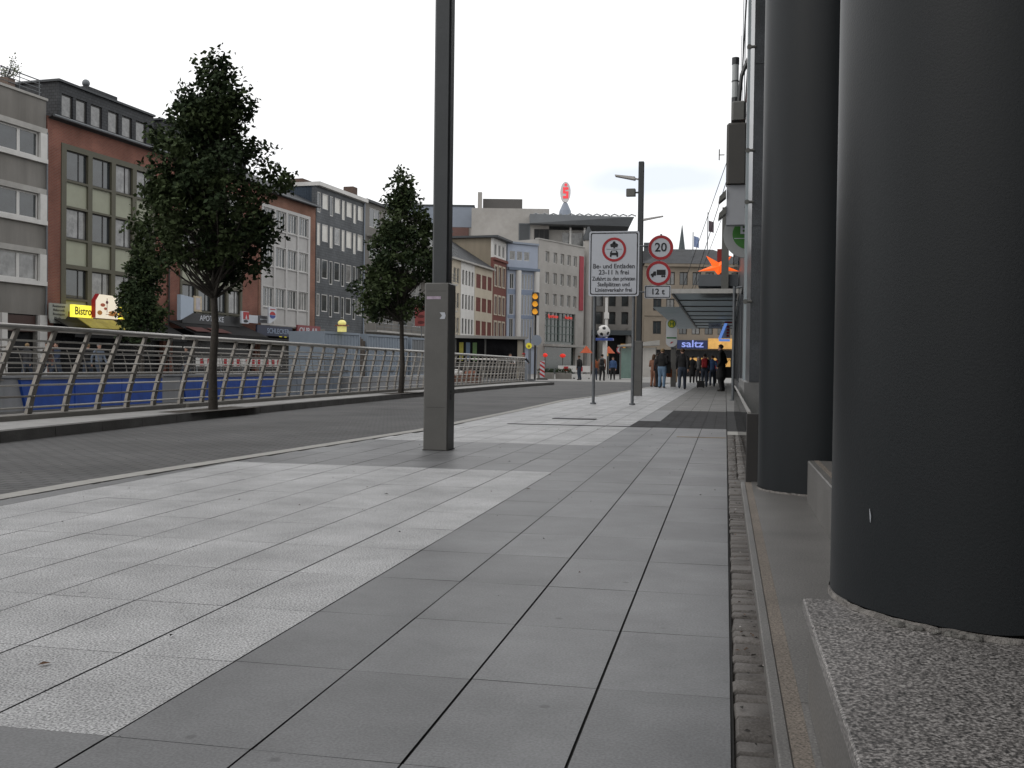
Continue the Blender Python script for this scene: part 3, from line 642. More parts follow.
# 5 slate block
b5, W5, u5 = bframe('slate_block', 'dark slate clad block with rows of wide and narrow white windows', 75.52, 84.2)
m = MB(); hs = []; wins = []
for r, (z0, z1) in enumerate([(13.1, 14.3), (10.55, 11.9), (7.65, 9.15), (5.05, 6.42)]):
    x = .18
    k = 0
    while x < W5-.55:
        wd = (.55, 1.0)[k % 2] if r % 2 == 0 or 1 else .8
        dz = .38 if k % 2 == 0 else 0
        if x+wd > W5-.1: break
        wins.append((x, x+wd, z0-dz, z1, r)); x += wd+.30; k += 1
m.slab(0, W5, 0, 14.7, [q[:4] for q in wins]+[(.3, W5-.3, 0, 2.6)], 0, .3); m.shell(0, W5, .3, 11, 0, 14.7); m.build('wall', slate, b5)
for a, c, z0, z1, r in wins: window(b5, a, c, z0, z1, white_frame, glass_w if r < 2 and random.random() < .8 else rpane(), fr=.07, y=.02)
MB().box(-.1, W5+.1, -.35, 11, 14.72, 15.02).build('fascia', white_frame, b5)
MB().box(0, .04, .4, 10, 13.0, 14.7).build('side_cladding', solid('dark_blue_sheet', (.06, .085, .12)), b5)
MB().box(W5-.95, W5-.1, .6, 1.5, 15.02, 16.0).build('chimney', brick_dk, b5); MB().box(2.6, 7.2, 2.6, 4.2, 15.02, 15.85).build('chimney', brick_dk, b5)
MB().box(.3, W5-.3, .27, .31, 0, 2.6).build('shop_front', glass_s, b5)
MB().box(-.02, W5, -.5, -.02, 2.7, 3.5).build('shop_fascia', conc_l, b5)
MB().tube([(W5-.12, -.1, .1), (W5-.12, -.1, 14.7)], .06, 8).build('downpipe', bluegrey, b5)
# 6 grey block with balconies
b6, W6, u6 = bframe('balcony_block', 'dark grey apartment block with long balconies partly hidden behind the second tree', 84.3, 105.4)
hs = [(1+k*3.3, 3.3+k*3.3, 4.6+f*2.75, 6.3+f*2.75) for k in range(6) for f in range(4)]
m = MB(); m.slab(0, W6, 0, 14.9, hs, 0, .3); m.shell(0, W6, .3, 11, 0, 14.9); m.build('wall', conc, b6)
for a, c, z0, z1 in hs: window(b6, a, c, z0, z1, white_frame, rpane(), mull=(.5,), y=.06)
for f in range(4):
    z = 3.75+f*2.75; o = MB().box(.4, W6-.4, -1.1, -.01, z, z+.16).build('balcony_slab', conc_l, b6)
    m = MB()
    for q in (.3, .6, .95): m.tube([(.4, -1.05, z+.16+q), (W6-.4, -1.05, z+.16+q)], .025, 6)
    for k in range(14): m.tube([(.4+k*1.58, -1.05, z+.16), (.4+k*1.58, -1.05, z+1.1)], .02, 5)
    m.build('railing', pole_m, o)
MB().box(-.1, W6+.1, -.3, 11, 14.9, 15.1).build('roof_slab', dark_roof, b6)
# 7-9 small rendered houses with a common slate roof line
def small(name, label, Y0, Y1, wallm, winx, rz, fm, pm, mull=(), shut=False):
    b, W_, u = bframe(name, label, Y0, Y1)
    hs = [(a, c, z0, z1) for a, c in winx for z0, z1 in rz]
    m = MB(); m.slab(0, W_, 0, 12.35, hs, 0, .3); m.shell(0, W_, .3, 10, 0, 12.35, False); m.build('wall', wallm, b)
    for a, c, z0, z1 in hs: window(b, a, c, z0, z1, fm, pm, mull=mull, fr=.06, y=.12 if not shut else .01)
    m = MB(); m.prism([(-.35, 12.3), (-.35, 12.42), (5.2, 15.9), (10.3, 12.42), (10.3, 12.3)], 'x', 0, W_-.004); m.build('roof', roofslate, b)
    MB().box(0, W_-.01, -.42, -.2, 12.22, 12.4).build('gutter', conc_l, b)
    return b
rz7 = [(9.8, 11.4), (7.15, 8.75), (4.45, 6.1)]
small('rendered_house', 'narrow cream rendered house left of the white house', 105.5, 108.9, cream_wall, [(1.15, 1.95), (2.25, 3.0)], rz7, white_frame, glass_d)
small('rendered_house', 'white rendered house with four narrow dark windows on each floor', 109.0, 113.55, white_wall, [(.45, 1.05), (1.5, 2.1), (2.55, 3.15), (3.6, 4.2)], rz7, dark_frame, glass_d)
small('rendered_house', 'cream house with red brown shutters right of the white house', 113.65, 120.2, cream_wall, [(.5, 2.1), (2.6, 4.2), (4.7, 6.2)], rz7, shutter_r, shutter_r, (.25, .5, .75), True)
# 10 brown brick house with tan gable wall
b10, W10, u10 = bframe('victorian_house', 'tall red brown brick house with pale window surrounds and a bare tan side wall', 120.3, 125.7)
wx = [(.6, 1.5), (2.2, 3.1), (3.8, 4.7)]; rz = [(10.6, 12.9), (7.2, 9.3), (4.2, 6.2)]
hs = [(a, c, z0, z1) for a, c in wx for z0, z1 in rz]; at_ = [(a, c, 14.2, 15.6) for a, c in wx]
m = MB(); m.slab(0, W10, 0, 13.6, hs, 0, .3); m.box(0, W10, -.25, .3, 13.602, 13.9); m.build('wall', solid('red_brown_brick', (.15, .055, .045), .85), b10)
m = MB(); m.slab(0, W10, 13.9, 16.2, at_, .05, .3); m.build('attic_wall', white_wall, b10)
m = MB(); m.shell(0, W10, .3, 13, 0, 16.2); m.build('side_wall', tan_wall, b10)
for a, c, z0, z1 in hs+at_:
    window(b10, a, c, z0, z1, white_frame, glass_d, mull=(.5,), y=.12)
    if z1 < 14:
        m = MB(); m.slab(a-.16, c+.16, z0-.14, z1+.22, [(a, c, z0, z1)], -.06, -.002); m.build('window_surround', cream_wall, b10)
MB().box(-.5, W10+.4, -.7, 13.2, 16.21, 16.45).build('roof', dark_roof, b10)
# filler beyond, seen only between gaps
# ------------------------------------------------------------------ shop signs on the row
def onrow(name, label, cat, Y, zz, out=.0, group=None, sx=1., sz=1.):
    x, y = FL(Y); nx, ny = math.cos(ROT_L-PI/2), math.sin(ROT_L-PI/2)
    o = thing(name, label, cat, (x+nx*out, y+ny*out, zz), ROT_L, group); o.scale = (sx, 1, sz); return o
# direction board, bistro signs
t = onrow('sign_board', 'pale board with four lines of small writing at the corner of the red house', 'sign', 46.4, 2.80, .3, None, .94, .78)
MB().prism([(0, .35), (0, 1.3), (1.45, 1.3), (1.45, .55), (.95, .0), (.12, .0)], 'y', -.06, .0).build('panel', mat('dull_pale_board', (.26, .27, .25), .6, .1, 3), t)
for k, s_ in enumerate(('Restaurant', 'Elektronik', 'Boutiquen', 'Mode')): text('lettering', s_, .22, sign_b, t, (.72-(.1 if k == 3 else 0), -.068, 1.12-.26*k))
t = onrow('bistro_sign', 'lit yellow sign reading Bistro on the dark shop canopy', 'sign', 47.55, 3.16, .62, None, .89, .78)
MB().bbox(0, 1.75, -.2, 0, 0, .82, .02).build('light_box', yellow_lit, t); text('lettering', 'Bistro', .74, sign_b, t, (.87, -.207, .40), sx=.80, bold=.02)
t = onrow('food_sign', 'lit cream sign with rounded top showing a glass and food between the yellow signs', 'sign', 48.98, 3.18, .85, None, .95, .72)
MB().prism([(0, 0), (1.9, 0), (1.9, 1.3), (1.65, 1.72), (.3, 1.75), (0, 1.25)], 'y', -.2, 0).build('light_box', white_lit, t)
MB().prism([(0, 0), (0, 1.25), (.3, 1.75), (.24, 1.78), (-.06, 1.28), (-.06, 0)], 'y', -.21, .01).build('red_edge', sign_r, t)
fo = solid('food_orange', (.55, .22, .04)); m = MB(); m.disc(1.45, .3, .1, -.214, -.202, 16, .4); m.disc(1.45, .47, .1, -.214, -.202, 16, .36); m.disc(.35, .4, .17, -.214, -.202, 16, .2); m.build('food_picture', fo, t)
m = MB(); m.disc(.95, 1.2, .12, -.216, -.203, 14, .1); m.box(.94, .97, -.215, -.203, .45, 1.5); m.box(.85, 1.06, -.215, -.203, .3, .33); m.build('glass_picture', solid('wine_dark', (.12, .02, .03)), t)
m = MB(); m.disc(.6, .98, .13, -.2145, -.203, 14, .2); m.disc(.82, .72, .1, -.2145, -.203, 12, .12); m.build('fruit_picture', solid('fruit_red', (.5, .12, .05)), t)
t = onrow('bistro_sign', 'lit yellow sign with a brown picture right of the rounded food sign', 'sign', 51.05, 3.23, .62, None, .72, .8)
MB().bbox(0, 2.1, -.2, 0, 0, .8, .02).build('light_box', yellow_lit, t); m = MB(); m.disc(.5, .35, .22, -.214, -.202, 16, .4); m.box(1.05, 1.9, -.214, -.203, .15, .3); m.build('food_picture', fo, t)
t = onrow('menu_board', 'tilted yellow menu panels under the bistro signs', 'sign', 47.55, 2.62, 1.2, None, .92, .9)
for k in range(2):
    m = MB(); x = k*1.55; m.face([(x, -.75, 0), (x+1.5, -.75, 0), (x+1.5, .1, .55), (x, .1, .55)]); m.face([(x, -.75, -.04), (x, .1, .51), (x+1.5, .1, .51), (x+1.5, -.75, -.04)]); m.face([(x, -.75, -.04), (x+1.5, -.75, -.04), (x+1.5, -.75, 0), (x, -.75, 0)]); m.build('panel', mat('dim_yellow_panel', (.24, .20, .03), .6, .4, 3, emit=(1, .8, .1), es=.05), t)
def awning(Y, wd, z, dep, label, m_, drop=.8):
    t = onrow('awning', label, 'awning', Y, z, .02)
    m = MB(); m.prism([(0, 0), (0, -.05), (-dep, -drop-.05), (-dep, -drop)], 'x', 0, wd); m.box(0, wd, -dep-.02, -dep, -drop-.35, -drop); m.build('cloth', m_, t)
    for x in (.15, wd-.15): MB().tube([(x, 0, -.9), (x, -dep+.1, -drop-.1)], .02, 6).build('arm', dark_frame, t)
    return t
awning(46.75, 9.6, 3.2, 1.6, 'black awning below the yellow bistro signs', awn_d, .75)
t = awning(56.6, 8.6, 3.42, 1.9, 'black awning with two red lettered patches beside the white light box', awn_d, .75)
for k in range(2):
    MB().prism([(-1.15-.03, -.42+.045), (-1.9-.03, -.68+.045), (-1.9-.03, -.68+.015), (-1.15-.03, -.42+.015)], 'x', -1.6+k*2.2 if False else .15+k*2.2, 1.85+k*2.2).build('patch', solid('dark_red_patch', (.09, .03, .026)), t)
t = onrow('light_box_sign', 'plain pale blue light box sticking out of the red brick wall', 'sign', 56.2, 3.40, 1.0, None, 1.0, .72)
MB().prism([(0, 0), (0, 2.1), (.02, 2.1), (1.3, 1.95), (1.3, .7)], 'y', -.25, .0).build('panel', mat('pale_blue_box', (.36, .42, .5), .5, .05, 2), t)
MB().box(1.6, 2.4, -.1, 0, .85, 2.15).build('poster_frame', mat('poster_paper', (.48, .4, .28), .6, .15, 3), t); MB().box(1.78, 2.22, -.11, -.1, 1.0, 2.0).build('poster', mat('poster_grey', (.42, .40, .42), .6, .25, 2), t)
t = onrow('shop_sign', 'dark fascia with white capital lettering behind the first tree trunk', 'sign', 57.6, 3.38, .3, None, .8, .76)
MB().box(0, 8.2, -.1, 0, -.1, .75).build('fascia', solid('dark_grey_fascia', (.035, .036, .038)), t); text('lettering', 'APOTHEKE', .62, sign_w, t, (4.0, -.106, .38), bold=.012, sx=1.1)
t = onrow('cross_sign', 'small red and white sign with a dark bottle shape above the awnings', 'sign', 63.5, 3.6, .75, None, 1.08, .7)
MB().box(0, .85, -.12, 0, -.1, 1.05).build('panel', sign_w, t); MB().box(.2, .85, -.135, -.122, .3, 1.0).build('red_field', sign_r, t); MB().disc(.5, .12, .13, -.135, -.122, 14, .26).build('dark_mark', sign_b, t)
m = MB(); m.prism([(.42, .35), (.62, .35), (.52, .75)], 'y', -.15, -.137); m.build('white_mark', sign_w, t)
t = onrow('shop_sign', 'blank white sign panel next to the small red and white sign', 'sign', 64.85, 3.62, .5, None, 1.1, .74); MB().bbox(0, 1.1, -.1, 0, 0, .72, .02).build('panel', sign_w, t)
t = onrow('shop_sign', 'grey sign panel left of the round red and blue sign', 'sign', 66.15, 3.68, .5, None, 1.1, .78); MB().bbox(0, 1.2, -.1, 0, 0, .65, .02).build('panel', solid('grey_sign', (.10, .10, .11)), t); MB().box(.15, 1.05, -.112, -.1, .28, .36).build('lettering', sign_w, t)
t = onrow('drink_sign', 'pale hanging sign with a round red and blue ball', 'sign', 66.6, 3.68, 1.0, None, 1.1, .64)
MB().prism([(0, 0), (.25, 0), (.95, .5), (.95, 1.75), (0, 1.75)], 'y', -.1, 0).build('panel', sign_w, t)
m = MB(); m.prism([(.47+.36*math.cos(a*PI/12), .9+.36*math.sin(a*PI/12)) for a in range(13)], 'y', -.114, -.102); m.build('red_half', sign_r, t)
m = MB(); m.prism([(.47+.36*math.cos(PI+a*PI/12), .86+.36*math.sin(PI+a*PI/12)) for a in range(13)], 'y', -.114, -.102); m.build('blue_half', sign_bl, t)
MB().box(.15, .8, -.112, -.1, 1.45, 1.55).build('lettering', sign_r, t)
t = onrow('shop_sign', 'dark blue shop fascia with pale capital letters under the white grid house', 'sign', 65.4, 2.8, .95, None, .78, .7)
MB().box(-.3, 5.9, -.12, 0, 0, 1.0).build('fascia', solid('navy_fascia', (.022, .028, .055)), t); text('lettering', 'SCHLECKER', .72, solid('pale_blue_letter', (.22, .27, .36)), t, (3.3, -.128, .48), bold=.012, sx=1.02)
t = onrow('shop_sign', 'red rimmed sign with white capital letters left of the blue grey containers', 'sign', 70.75, 3.0, .95, None, .87, .74)
m = MB(); m.box(0, 4.1, -.12, 0, 0, 1.0); m.build('fascia', solid('dull_red_sign', (.20, .05, .055)), t); text('lettering', 'OUR AIL', .78, sign_w, t, (2.0, -.128, .46), bold=.02, sx=1.15)
for k, (Y, wd, z0, hh, lb) in enumerate([(69.63, .5, 2.25, .58, 'left narrow lit yellow shop window under the dark blue fascia'), (70.36, .45, 2.25, .58, 'right narrow lit yellow shop window under the dark blue fascia'), (72.16, 1.75, 2.22, .72, 'large lit yellow window under the red rimmed sign'), (66.65, 1.2, 2.38, .2, 'low lit strip window below the left end of the dark blue fascia')]):
    t = onrow('lit_window', lb, 'window', Y, z0+.05, .1, None); m = MB(); m.slab(-.06, wd+.06, -.06, hh+.06, [(0, wd, 0, hh)], -.12, 0); m.build('frame', dark_frame, t); MB().box(0, wd, -.06, -.03, 0, hh).build('pane', yellow_lit if k != 3 else white_lit, t)
awning(65.3, 9.8, 2.85, 1.4, 'black awning over the shops of the white grid house', awn_d, .3)

# ================================================================== FAR END OF THE SQUARE
def fframe(name, label, A, B, cat='building'):
    d = (B[0]-A[0], B[1]-A[1]); L_ = math.hypot(*d); return thing(name, label, cat, (A[0], A[1], Z), math.atan2(d[1], d[0])), L_
# pale blue house
b, W_ = fframe('pale_blue_house', 'narrow pale blue house with tall white pilasters next to the grey bank', (-26.7, 125.9), (-23.5, 129.25))
win = [(.35, .95)]+[(2.2+k*.46, 2.5+k*.46) for k in range(4)]; rz = [(10.6, 12.5), (7.4, 9.9), (4.4, 6.9)]
hs = [(a, c, z0, z1) for a, c in win for z0, z1 in rz]+[(.3+k*1.1, 1.1+k*1.1, 14.2, 15.3) for k in range(3)]
m = MB(); m.slab(0, W_, 0, 16.2, hs, 0, .3); m.shell(0, W_, .3, 9, 0, 16.2); m.build('wall', ltblue, b)
for h in hs: window(b, *h, white_frame, glass_d if h[2] < 14 else glass_c, mull=(.5,) if h[2] < 14 else (), fr=.06, y=.05)
for z0, z1 in ((9.95, 10.55), (6.95, 7.35)): MB().box(.1, W_-.4, -.03, -.003, z0, z1).build('spandrel_panel', mat('blue_spandrel', (.20, .24, .32), .6, .1, 2), b)
for x in (1.2, 4.0): MB().tube([(x+.35, -.2, 3.9), (x+.35, -.2, 12.9)], .36, 14).build('pilaster', white_wall, b)
MB().box(-.1, W_, -.5, .2, 12.92, 13.25).build('cornice', solid('blue_grey_cornice', (.12, .15, .2)), b); MB().box(-.1, W_, -.35, 0, 3.4, 3.9).build('ledge', conc_l, b); MB().box(-.1, W_, -.25, 9, 16.21, 16.45).build('roof', bluegrey, b)
# bank of grey stone
b, W_ = fframe('bank_building', 'grey stone bank with small upright windows, a glazed entrance and a red banner', (-23.44, 129.32), (-18.98, 139.73))
cx_ = [2.1, 4.0, 5.7, 7.4, 8.95]; hs = [(c-.45, c+.45, z0, z1) for c in cx_ for z0, z1 in ((14.35, 15.75), (11.6, 13.1), (8.85, 10.4))]
m = MB(); m.slab(0, W_, 0, 17.1, hs+[(1.7, 9.2, 0, 8.0)], 0, .4); m.shell(0, W_, .4, 20, 0, 17.1); m.build('wall', stone, b)
for h in hs: window(b, *h, mat('pale_window_frame', (.45, .44, .42)), glass_c, fr=.12, y=.2)
eg = solid('dark_green_glazing_frame', (.035, .05, .045))
m = MB(); m.box(1.71, 9.19, .3, .36, 0, 7.99); o = m.build('entrance_glazing', mat('dark_green_glass', (.03, .045, .042), .08, .6, .5, spec=.8), b)
m = MB()
for k in range(9): m.box(1.71+k*.93, 1.78+k*.93, .22, .3, 4.2, 7.99)
for z in (4.2, 5.2, 6.2, 7.1): m.box(1.71, 9.19, .2, .298, z, z+.09)
m.box(5.3, 5.5, .15, .299, 4.2, 8); m.build('glazing_bars', mat('glazing_bar', (.12, .15, .14)), o)
MB().box(1.4, 9.6, -1.4, .35, 3.55, 3.85).build('entrance_canopy', conc_l, b)
text('lettering', 'Sparkasse', .62, red_lit, b, (3.8, .1, 7.5), bold=.02); text('lettering', 'Aachen', .62, red_lit, b, (7.6, .1, 7.5), bold=.02)
MB().box(9.99, 11.0, -.12, -.004, 8.6, 15.9).build('banner', mat('red_banner', (.30, .045, .06), .7, .12, 1), b)
MB().box(-.05, W_+.05, -.1, .5, 17.1, 17.25).build('coping', conc_l, b)
for x, lb in ((-1.5, 'left round red lantern at the bank entrance'), (2.6, 'right round red lantern at the bank entrance')):
    p = b.matrix_basis @ Vector((x, -2.2, 0)) if False else Vector((-23.44+x*.394+2.2*.919, 129.32+x*.919-2.2*.394, 0))
    t = thing('lantern', lb, 'lantern', p); MB().sphere((0, 0, 2.35), .30, 16, 10, 1.25 if 'right' in lb else 1, 1, .85).build('globe', red_lit, t); MB().tube([(0, 0, Z), (0, 0, 2.1)], .06, 8).build('post', metal, t)
# round concrete tower
x, y = S(10.25, 142.2); t = thing('round_tower', 'slim round concrete tower with dark conical cap right of the red banner', 'tower', (x, y, Z))
MB().tube([(0, 0, 0), (0, 0, 18.3)], .58, 24).build('shaft', stone, t, smooth=40); MB().tube([(0, 0, 18.3), (0, 0, 18.8), (0, 0, 20.2)], [.75, .75, .12], 24).build('cap', dark_roof, t, smooth=40)
# big office complex behind
px_, py_ = S(0, 147); cplx = thing('office_complex', 'large grey office complex behind the bank with a dark flat roof jutting to the right', 'building', (px_, py_, Z), -math.radians(-11.66))
MB().box(-6.0, 5.0, 0, 16, 0, 23.3).build('main_block', stone, cplx)
m = MB(); m.slab(.7, 2.3, 17.8, 21.2, [(.85, 2.15, 17.95, 21.05)], -.1, -.004); o = m.build('louvre', solid('grey_louvre', (.10, .11, .12)), cplx); MB().box(.85, 2.15, -.06, -.01, 17.95, 21.05).build('pane', solid('dark_louvre', (.06, .065, .07)), o)
MB().box(-4.5, 1.2, 3, 10, 23.3, 25.1).build('roof_plant_room', solid('brown_grey_cladding', (.085, .08, .075)), cplx)
MB().box(-5.2, -4.6, 1.5, 2.5, 23.3, 25.8).build('chimney', stone, cplx)
MB().box(5.004, 10.4, .6, 12, 0, 20.4).build('set_back_storey', stone, cplx)
m = MB(); m.slab(2.9, 5.0, 17.6, 20.4, [(2.9+k*.7+.06, 2.9+k*.7+.64, 17.7, 20.3) for k in range(3)], -.12, -.004); o = m.build('window', dark_frame, cplx); MB().box(2.92, 4.98, -.05, -.01, 17.65, 20.35).build('pane', glass_s, o)
MB().box(6.9, 10.2, .5, .598, 17.3, 20.0).build('terrace_glazing', glass_c, cplx)
for x in (8.0, 10.0): MB().tube([(x, -.6, 16.8), (x, -.6, 20.6)], .15, 10).build('column', white_wall, cplx)
# roof: wedge that tapers outwards
m = MB(); v = [(2.2, -2.5, 20.9), (16.2, -1.5, 20.75), (16.9, 9, 20.9), (2.2, 9, 21.4), (2.2, -2.5, 22.2), (16.8, -2.2, 22.0), (17.4, 9.5, 22.1), (2.2, 9.5, 22.4)]
m.v = v; m.f = [(0, 3, 2, 1), (4, 5, 6, 7), (0, 1, 5, 4), (1, 2, 6, 5), (2, 3, 7, 6), (3, 0, 4, 7)]; m.m = [0]*6; o = m.build('jutting_roof', mat('roof_edge_sheet', (.15, .16, .17), .6, .1, .6), cplx)
m = MB()
for k in range(12): m.tube([(2.6+k*1.22, -2.0, 22.15), (3.1+k*1.22, -1.4, 22.45), (3.6+k*1.22, -2.0, 22.15)], .1, 5)
m.build('roof_lights', solid('roof_light_frame', (.25, .26, .27)), o)
MB().tube([(7.2, -1, 22), (7.2, -1, 22.9), (7.2, -1, 24.0)], [.95, .8, .3], 16).build('sign_base', bluegrey, cplx)
x, y = S(7.2, 146); t = thing('rooftop_sign', 'oval white roof sign with a red S shape and dot', 'sign', (x, y, 24.0), math.radians(11.66))
MB().disc(0, 1.45, 1.42, -.35, .35, 36, .72).build('disc', mat('sign_disc_white', (.62, .60, .60), .5, .05, 2), t)
m = MB(); m.disc(.03, 2.45, .2, -.4, -.355, 16, .2); m.box(-.36, .4, -.4, -.355, 1.78, 2.12); m.box(-.36, -.06, -.399, -.355, 1.45, 1.78); m.box(-.36, .4, -.4, -.355, 1.25, 1.56); m.box(.1, .4, -.399, -.355, .85, 1.25); m.box(-.36, .4, -.4, -.355, .55, .9); m.build('emblem', mat('emblem_red', (.6, .04, .05), .5, .05, 2, emit=(1, .08, .1), es=.5), t)
MB().tube([(0, 0, -.05), (0, 0, .2)], .1, 8).build('mount', metal, t)
# blue grey clad block on the left of it
x, y = S(-13.5, 150); t = thing('clad_block', 'tall block clad in pale blue grey panels behind the old houses', 'building', (x, y, Z), math.radians(11.66))
MB().box(-7, 7.7, 0, 14, 0, 20.9).build('lower_walls', stone, t); m = MB()
for k in range(3): m.box(-7+k*4.9+.03, -7+(k+1)*4.9-.03, -.1, 14, 20.93, 23.9)
m.build('panel_storey', bluegrey, t); MB().box(-7.1, 7.8, -.2, 14.1, 23.902, 24.15).build('roof', dark_roof, t); MB().box(4.0, 7.0, -.12, -.003, 18.7, 20.9).build('brick_panel', solid('red_brown_panel', (.12, .06, .05)), t)
# stone building at the back
b, W_ = fframe('stone_building', 'dark stone building with shops closing the square behind the bus shelter', (-19.1, 149.2), (-4.0, 152.3))
hs = [(.6+k*1.85, 1.6+k*1.85, 7.2+f*2.6, 9.0+f*2.6) for k in range(8) for f in range(3)]
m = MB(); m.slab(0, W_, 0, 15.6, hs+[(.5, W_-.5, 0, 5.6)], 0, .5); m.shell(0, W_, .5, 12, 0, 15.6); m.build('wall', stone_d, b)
for h in hs:
    window(b, *h, dark_frame, glass_d, fr=.08, y=.3); MB().box(h[0], h[1], .02, .25, h[2]-.62, h[2]-.01).build('spandrel_panel', grey_panel, b)
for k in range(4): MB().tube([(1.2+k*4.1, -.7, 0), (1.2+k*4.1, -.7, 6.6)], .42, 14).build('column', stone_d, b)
MB().box(.5, W_-.5, .45, .5, 0, 5.6).build('shop_front', glass_s, b); MB().box(-.2, W_+.2, -1.3, .45, 5.61, 6.3).build('shop_canopy', solid('dark_canopy', (.06, .07, .075)), b)
for k in range(5): MB().box(1.6+k*2.7, 2.5+k*2.7, .38, .44, 2.6+(k % 2)*.8, 3.6+(k % 2)*.8).build('lit_window', amber_lit, b)
m = MB(); m.prism([(-.4, 15.6), (-.4, 15.8), (3, 18.2), (12, 18.2), (12, 15.6)], 'x', -.3, W_+.3); m.build('roof', roofslate, b)
for k in range(2): o = MB().box(13.2, 14.5, -1.0, -.01, 8.1+k*2.6, 8.25+k*2.6).build('balcony', conc_l, b); MB().box(13.2, 14.5, -1.06, -1.0, 8.25+k*2.6, 9.05+k*2.6).build('balcony_front', solid('balcony_red', (.25, .04, .035)), o)
# cream corner building with blue lit letters
b, W_ = fframe('corner_building', 'cream stone corner building with hipped dark roof behind the bus stop', (-9.3, 120.6), (2.6, 123.0))
cst = mat('cream_stone', (.225, .19, .15), .85, .12, .8, stain=.4)
hs = [(1.0+k*1.5, 1.95+k*1.5, z0, z1) for k in range(7) for z0, z1 in ((4.9, 6.4), (7.6, 9.0), (10.6, 12.1))]
m = MB(); m.slab(0, W_, 0, 13.0, hs+[(.4, W_-.4, 0, 3.1)], 0, .4); m.shell(0, W_, .4, 12, 0, 13.0, False); m.build('wall', cst, b)
for h in hs: window(b, *h, dark_frame, glass_c if random.random() < .5 else glass_d, fr=.09, y=.2, mull=(.5,))
MB().box(-.1, W_+.1, -.35, .2, 12.7, 13.05).build('cornice', cst, b); MB().box(0, W_, -.12, -.003, 7.0, 7.25).build('ledge', cst, b)
m = MB(); m.v = [(-.4, -.4, 13.05), (W_+.4, -.4, 13.05), (W_+.4, 12.4, 13.05), (-.4, 12.4, 13.05), (3.4, 5, 15.3), (W_-3.4, 5, 15.3)]; m.f = [(0, 1, 5, 4), (1, 2, 5), (2, 3, 4, 5), (3, 0, 4), (0, 3, 2, 1)]; m.m = [0]*5; m.build('roof', roofslate, b)
MB().box(.4, W_-.4, .35, .39, 0, 3.1).build('shop_front', glass_s, b)
for k in range(4): MB().box(5.4+k*1.3, 6.2+k*1.3, .28, .34, .9+(k % 2)*.3, 2.2).build('lit_window', amber_lit, b)
t_ = thing('shop_sign', 'blue lit letters over the shop of the cream corner building', 'sign', (-5.55, 121.2, Z+3.72), math.atan2(2.4, 11.9))
MB().box(0, 3.5, -.2, 0, -.5, .5).build('fascia', solid('night_blue_fascia', (.02, .03, .10)), t_); text('lettering', 'saltz', 1.15, mat('lit_pale_blue_letter', (.3, .35, .8), .5, emit=(.3, .42, 1), es=.3), t_, (1.75, -.21, .05), bold=.03, sx=1.25)
t_ = thing('lit_panel', 'lit amber panel right of the blue letters', 'sign', (-2.05, 121.85, Z+3.85), math.atan2(2.4, 11.9)); MB().bbox(0, 3.3, -.25, 0, -.6, .6, .03).build('panel', amber_lit, t_); MB().box(-.05, 3.35, -.2, .02, -.66, -.604).build('rim', dark_frame, t_)
# church far behind, flags
t_ = thing('church', 'pointed grey church spire far behind the round traffic signs', 'church', (-8.2, 192.3, Z))
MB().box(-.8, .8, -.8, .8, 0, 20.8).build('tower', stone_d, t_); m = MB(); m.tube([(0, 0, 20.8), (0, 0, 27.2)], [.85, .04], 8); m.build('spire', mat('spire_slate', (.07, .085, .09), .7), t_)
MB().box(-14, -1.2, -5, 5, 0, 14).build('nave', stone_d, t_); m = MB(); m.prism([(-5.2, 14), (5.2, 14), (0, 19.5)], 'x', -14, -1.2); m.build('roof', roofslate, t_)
for x, y, h0, h1, lb, fl_ in ((-4.0, 124, 13.2, 17.0, 'short flagpole with a small pale blue flag on the corner building', mat('flag_blue', (.2, .26, .42), .8)), (-2.3, 123.4, 13.2, 19.2, 'tall flagpole with a dark flag on the corner building', mat('flag_dark', (.08, .06, .07), .8))):
    t_ = thing('flagpole', lb, 'flagpole', (x, y, 0)); MB().tube([(0, 0, h0), (0, 0, h1)], .06, 6).build('pole', pole_m, t_)
    m = MB(); n_ = 6; zt = h1-.9 if 'tall' in lb else h1-.4
    for k in range(n_):
        for side in (0,):
            a, c = .1+k*.1, .1+(k+1)*.1; f = lambda q: .1*math.sin(q*9)
            m.face([(a, f(a), zt-1.3-.3*a), (c, f(c), zt-1.3-.3*c), (c, f(c), zt-.4*c), (a, f(a), zt-.4*a)])
            m.face([(a, f(a)+.015, zt-1.3-.3*a), (a, f(a)+.015, zt-.4*a), (c, f(c)+.015, zt-.4*c), (c, f(c)+.015, zt-1.3-.3*c)])
    m.build('flag', fl_, t_)

# ================================================================== RIGHT SIDE BEYOND THE PIER
b = thing('shop_building', 'long dark shop building beyond the granite pier on the right', 'building', (.42, 22.0, Z))
hs = [(1.2+k*4.6, 5.0+k*4.6, .5, 3.2) for k in range(10)]
# local x runs along the street (to +Y); wall faces -X
rot = math.pi/2; b.rotation_euler = (0, 0, rot)
m = MB()
def rside_slab(m_, *a):
    m_.slab(*a)
m.slab(0, 48, 0, 13.2, [(h[0], h[1], h[2], h[3]) for h in hs], 0, -.3); m.shell(0, 48, -.3, -11, 0, 13.2); m.build('wall', gran_dark, b)
for h in hs: MB().box(h[0], h[1], -.25, -.2, h[2], h[3]).build('shop_window', glass_s, b)
for f in range(3):
    for k in range(10): MB().box(1.4+k*4.6, 4.6+k*4.6, .003, .06, 4.6+f*3, 6.6+f*3).build('window', glass_d, b)
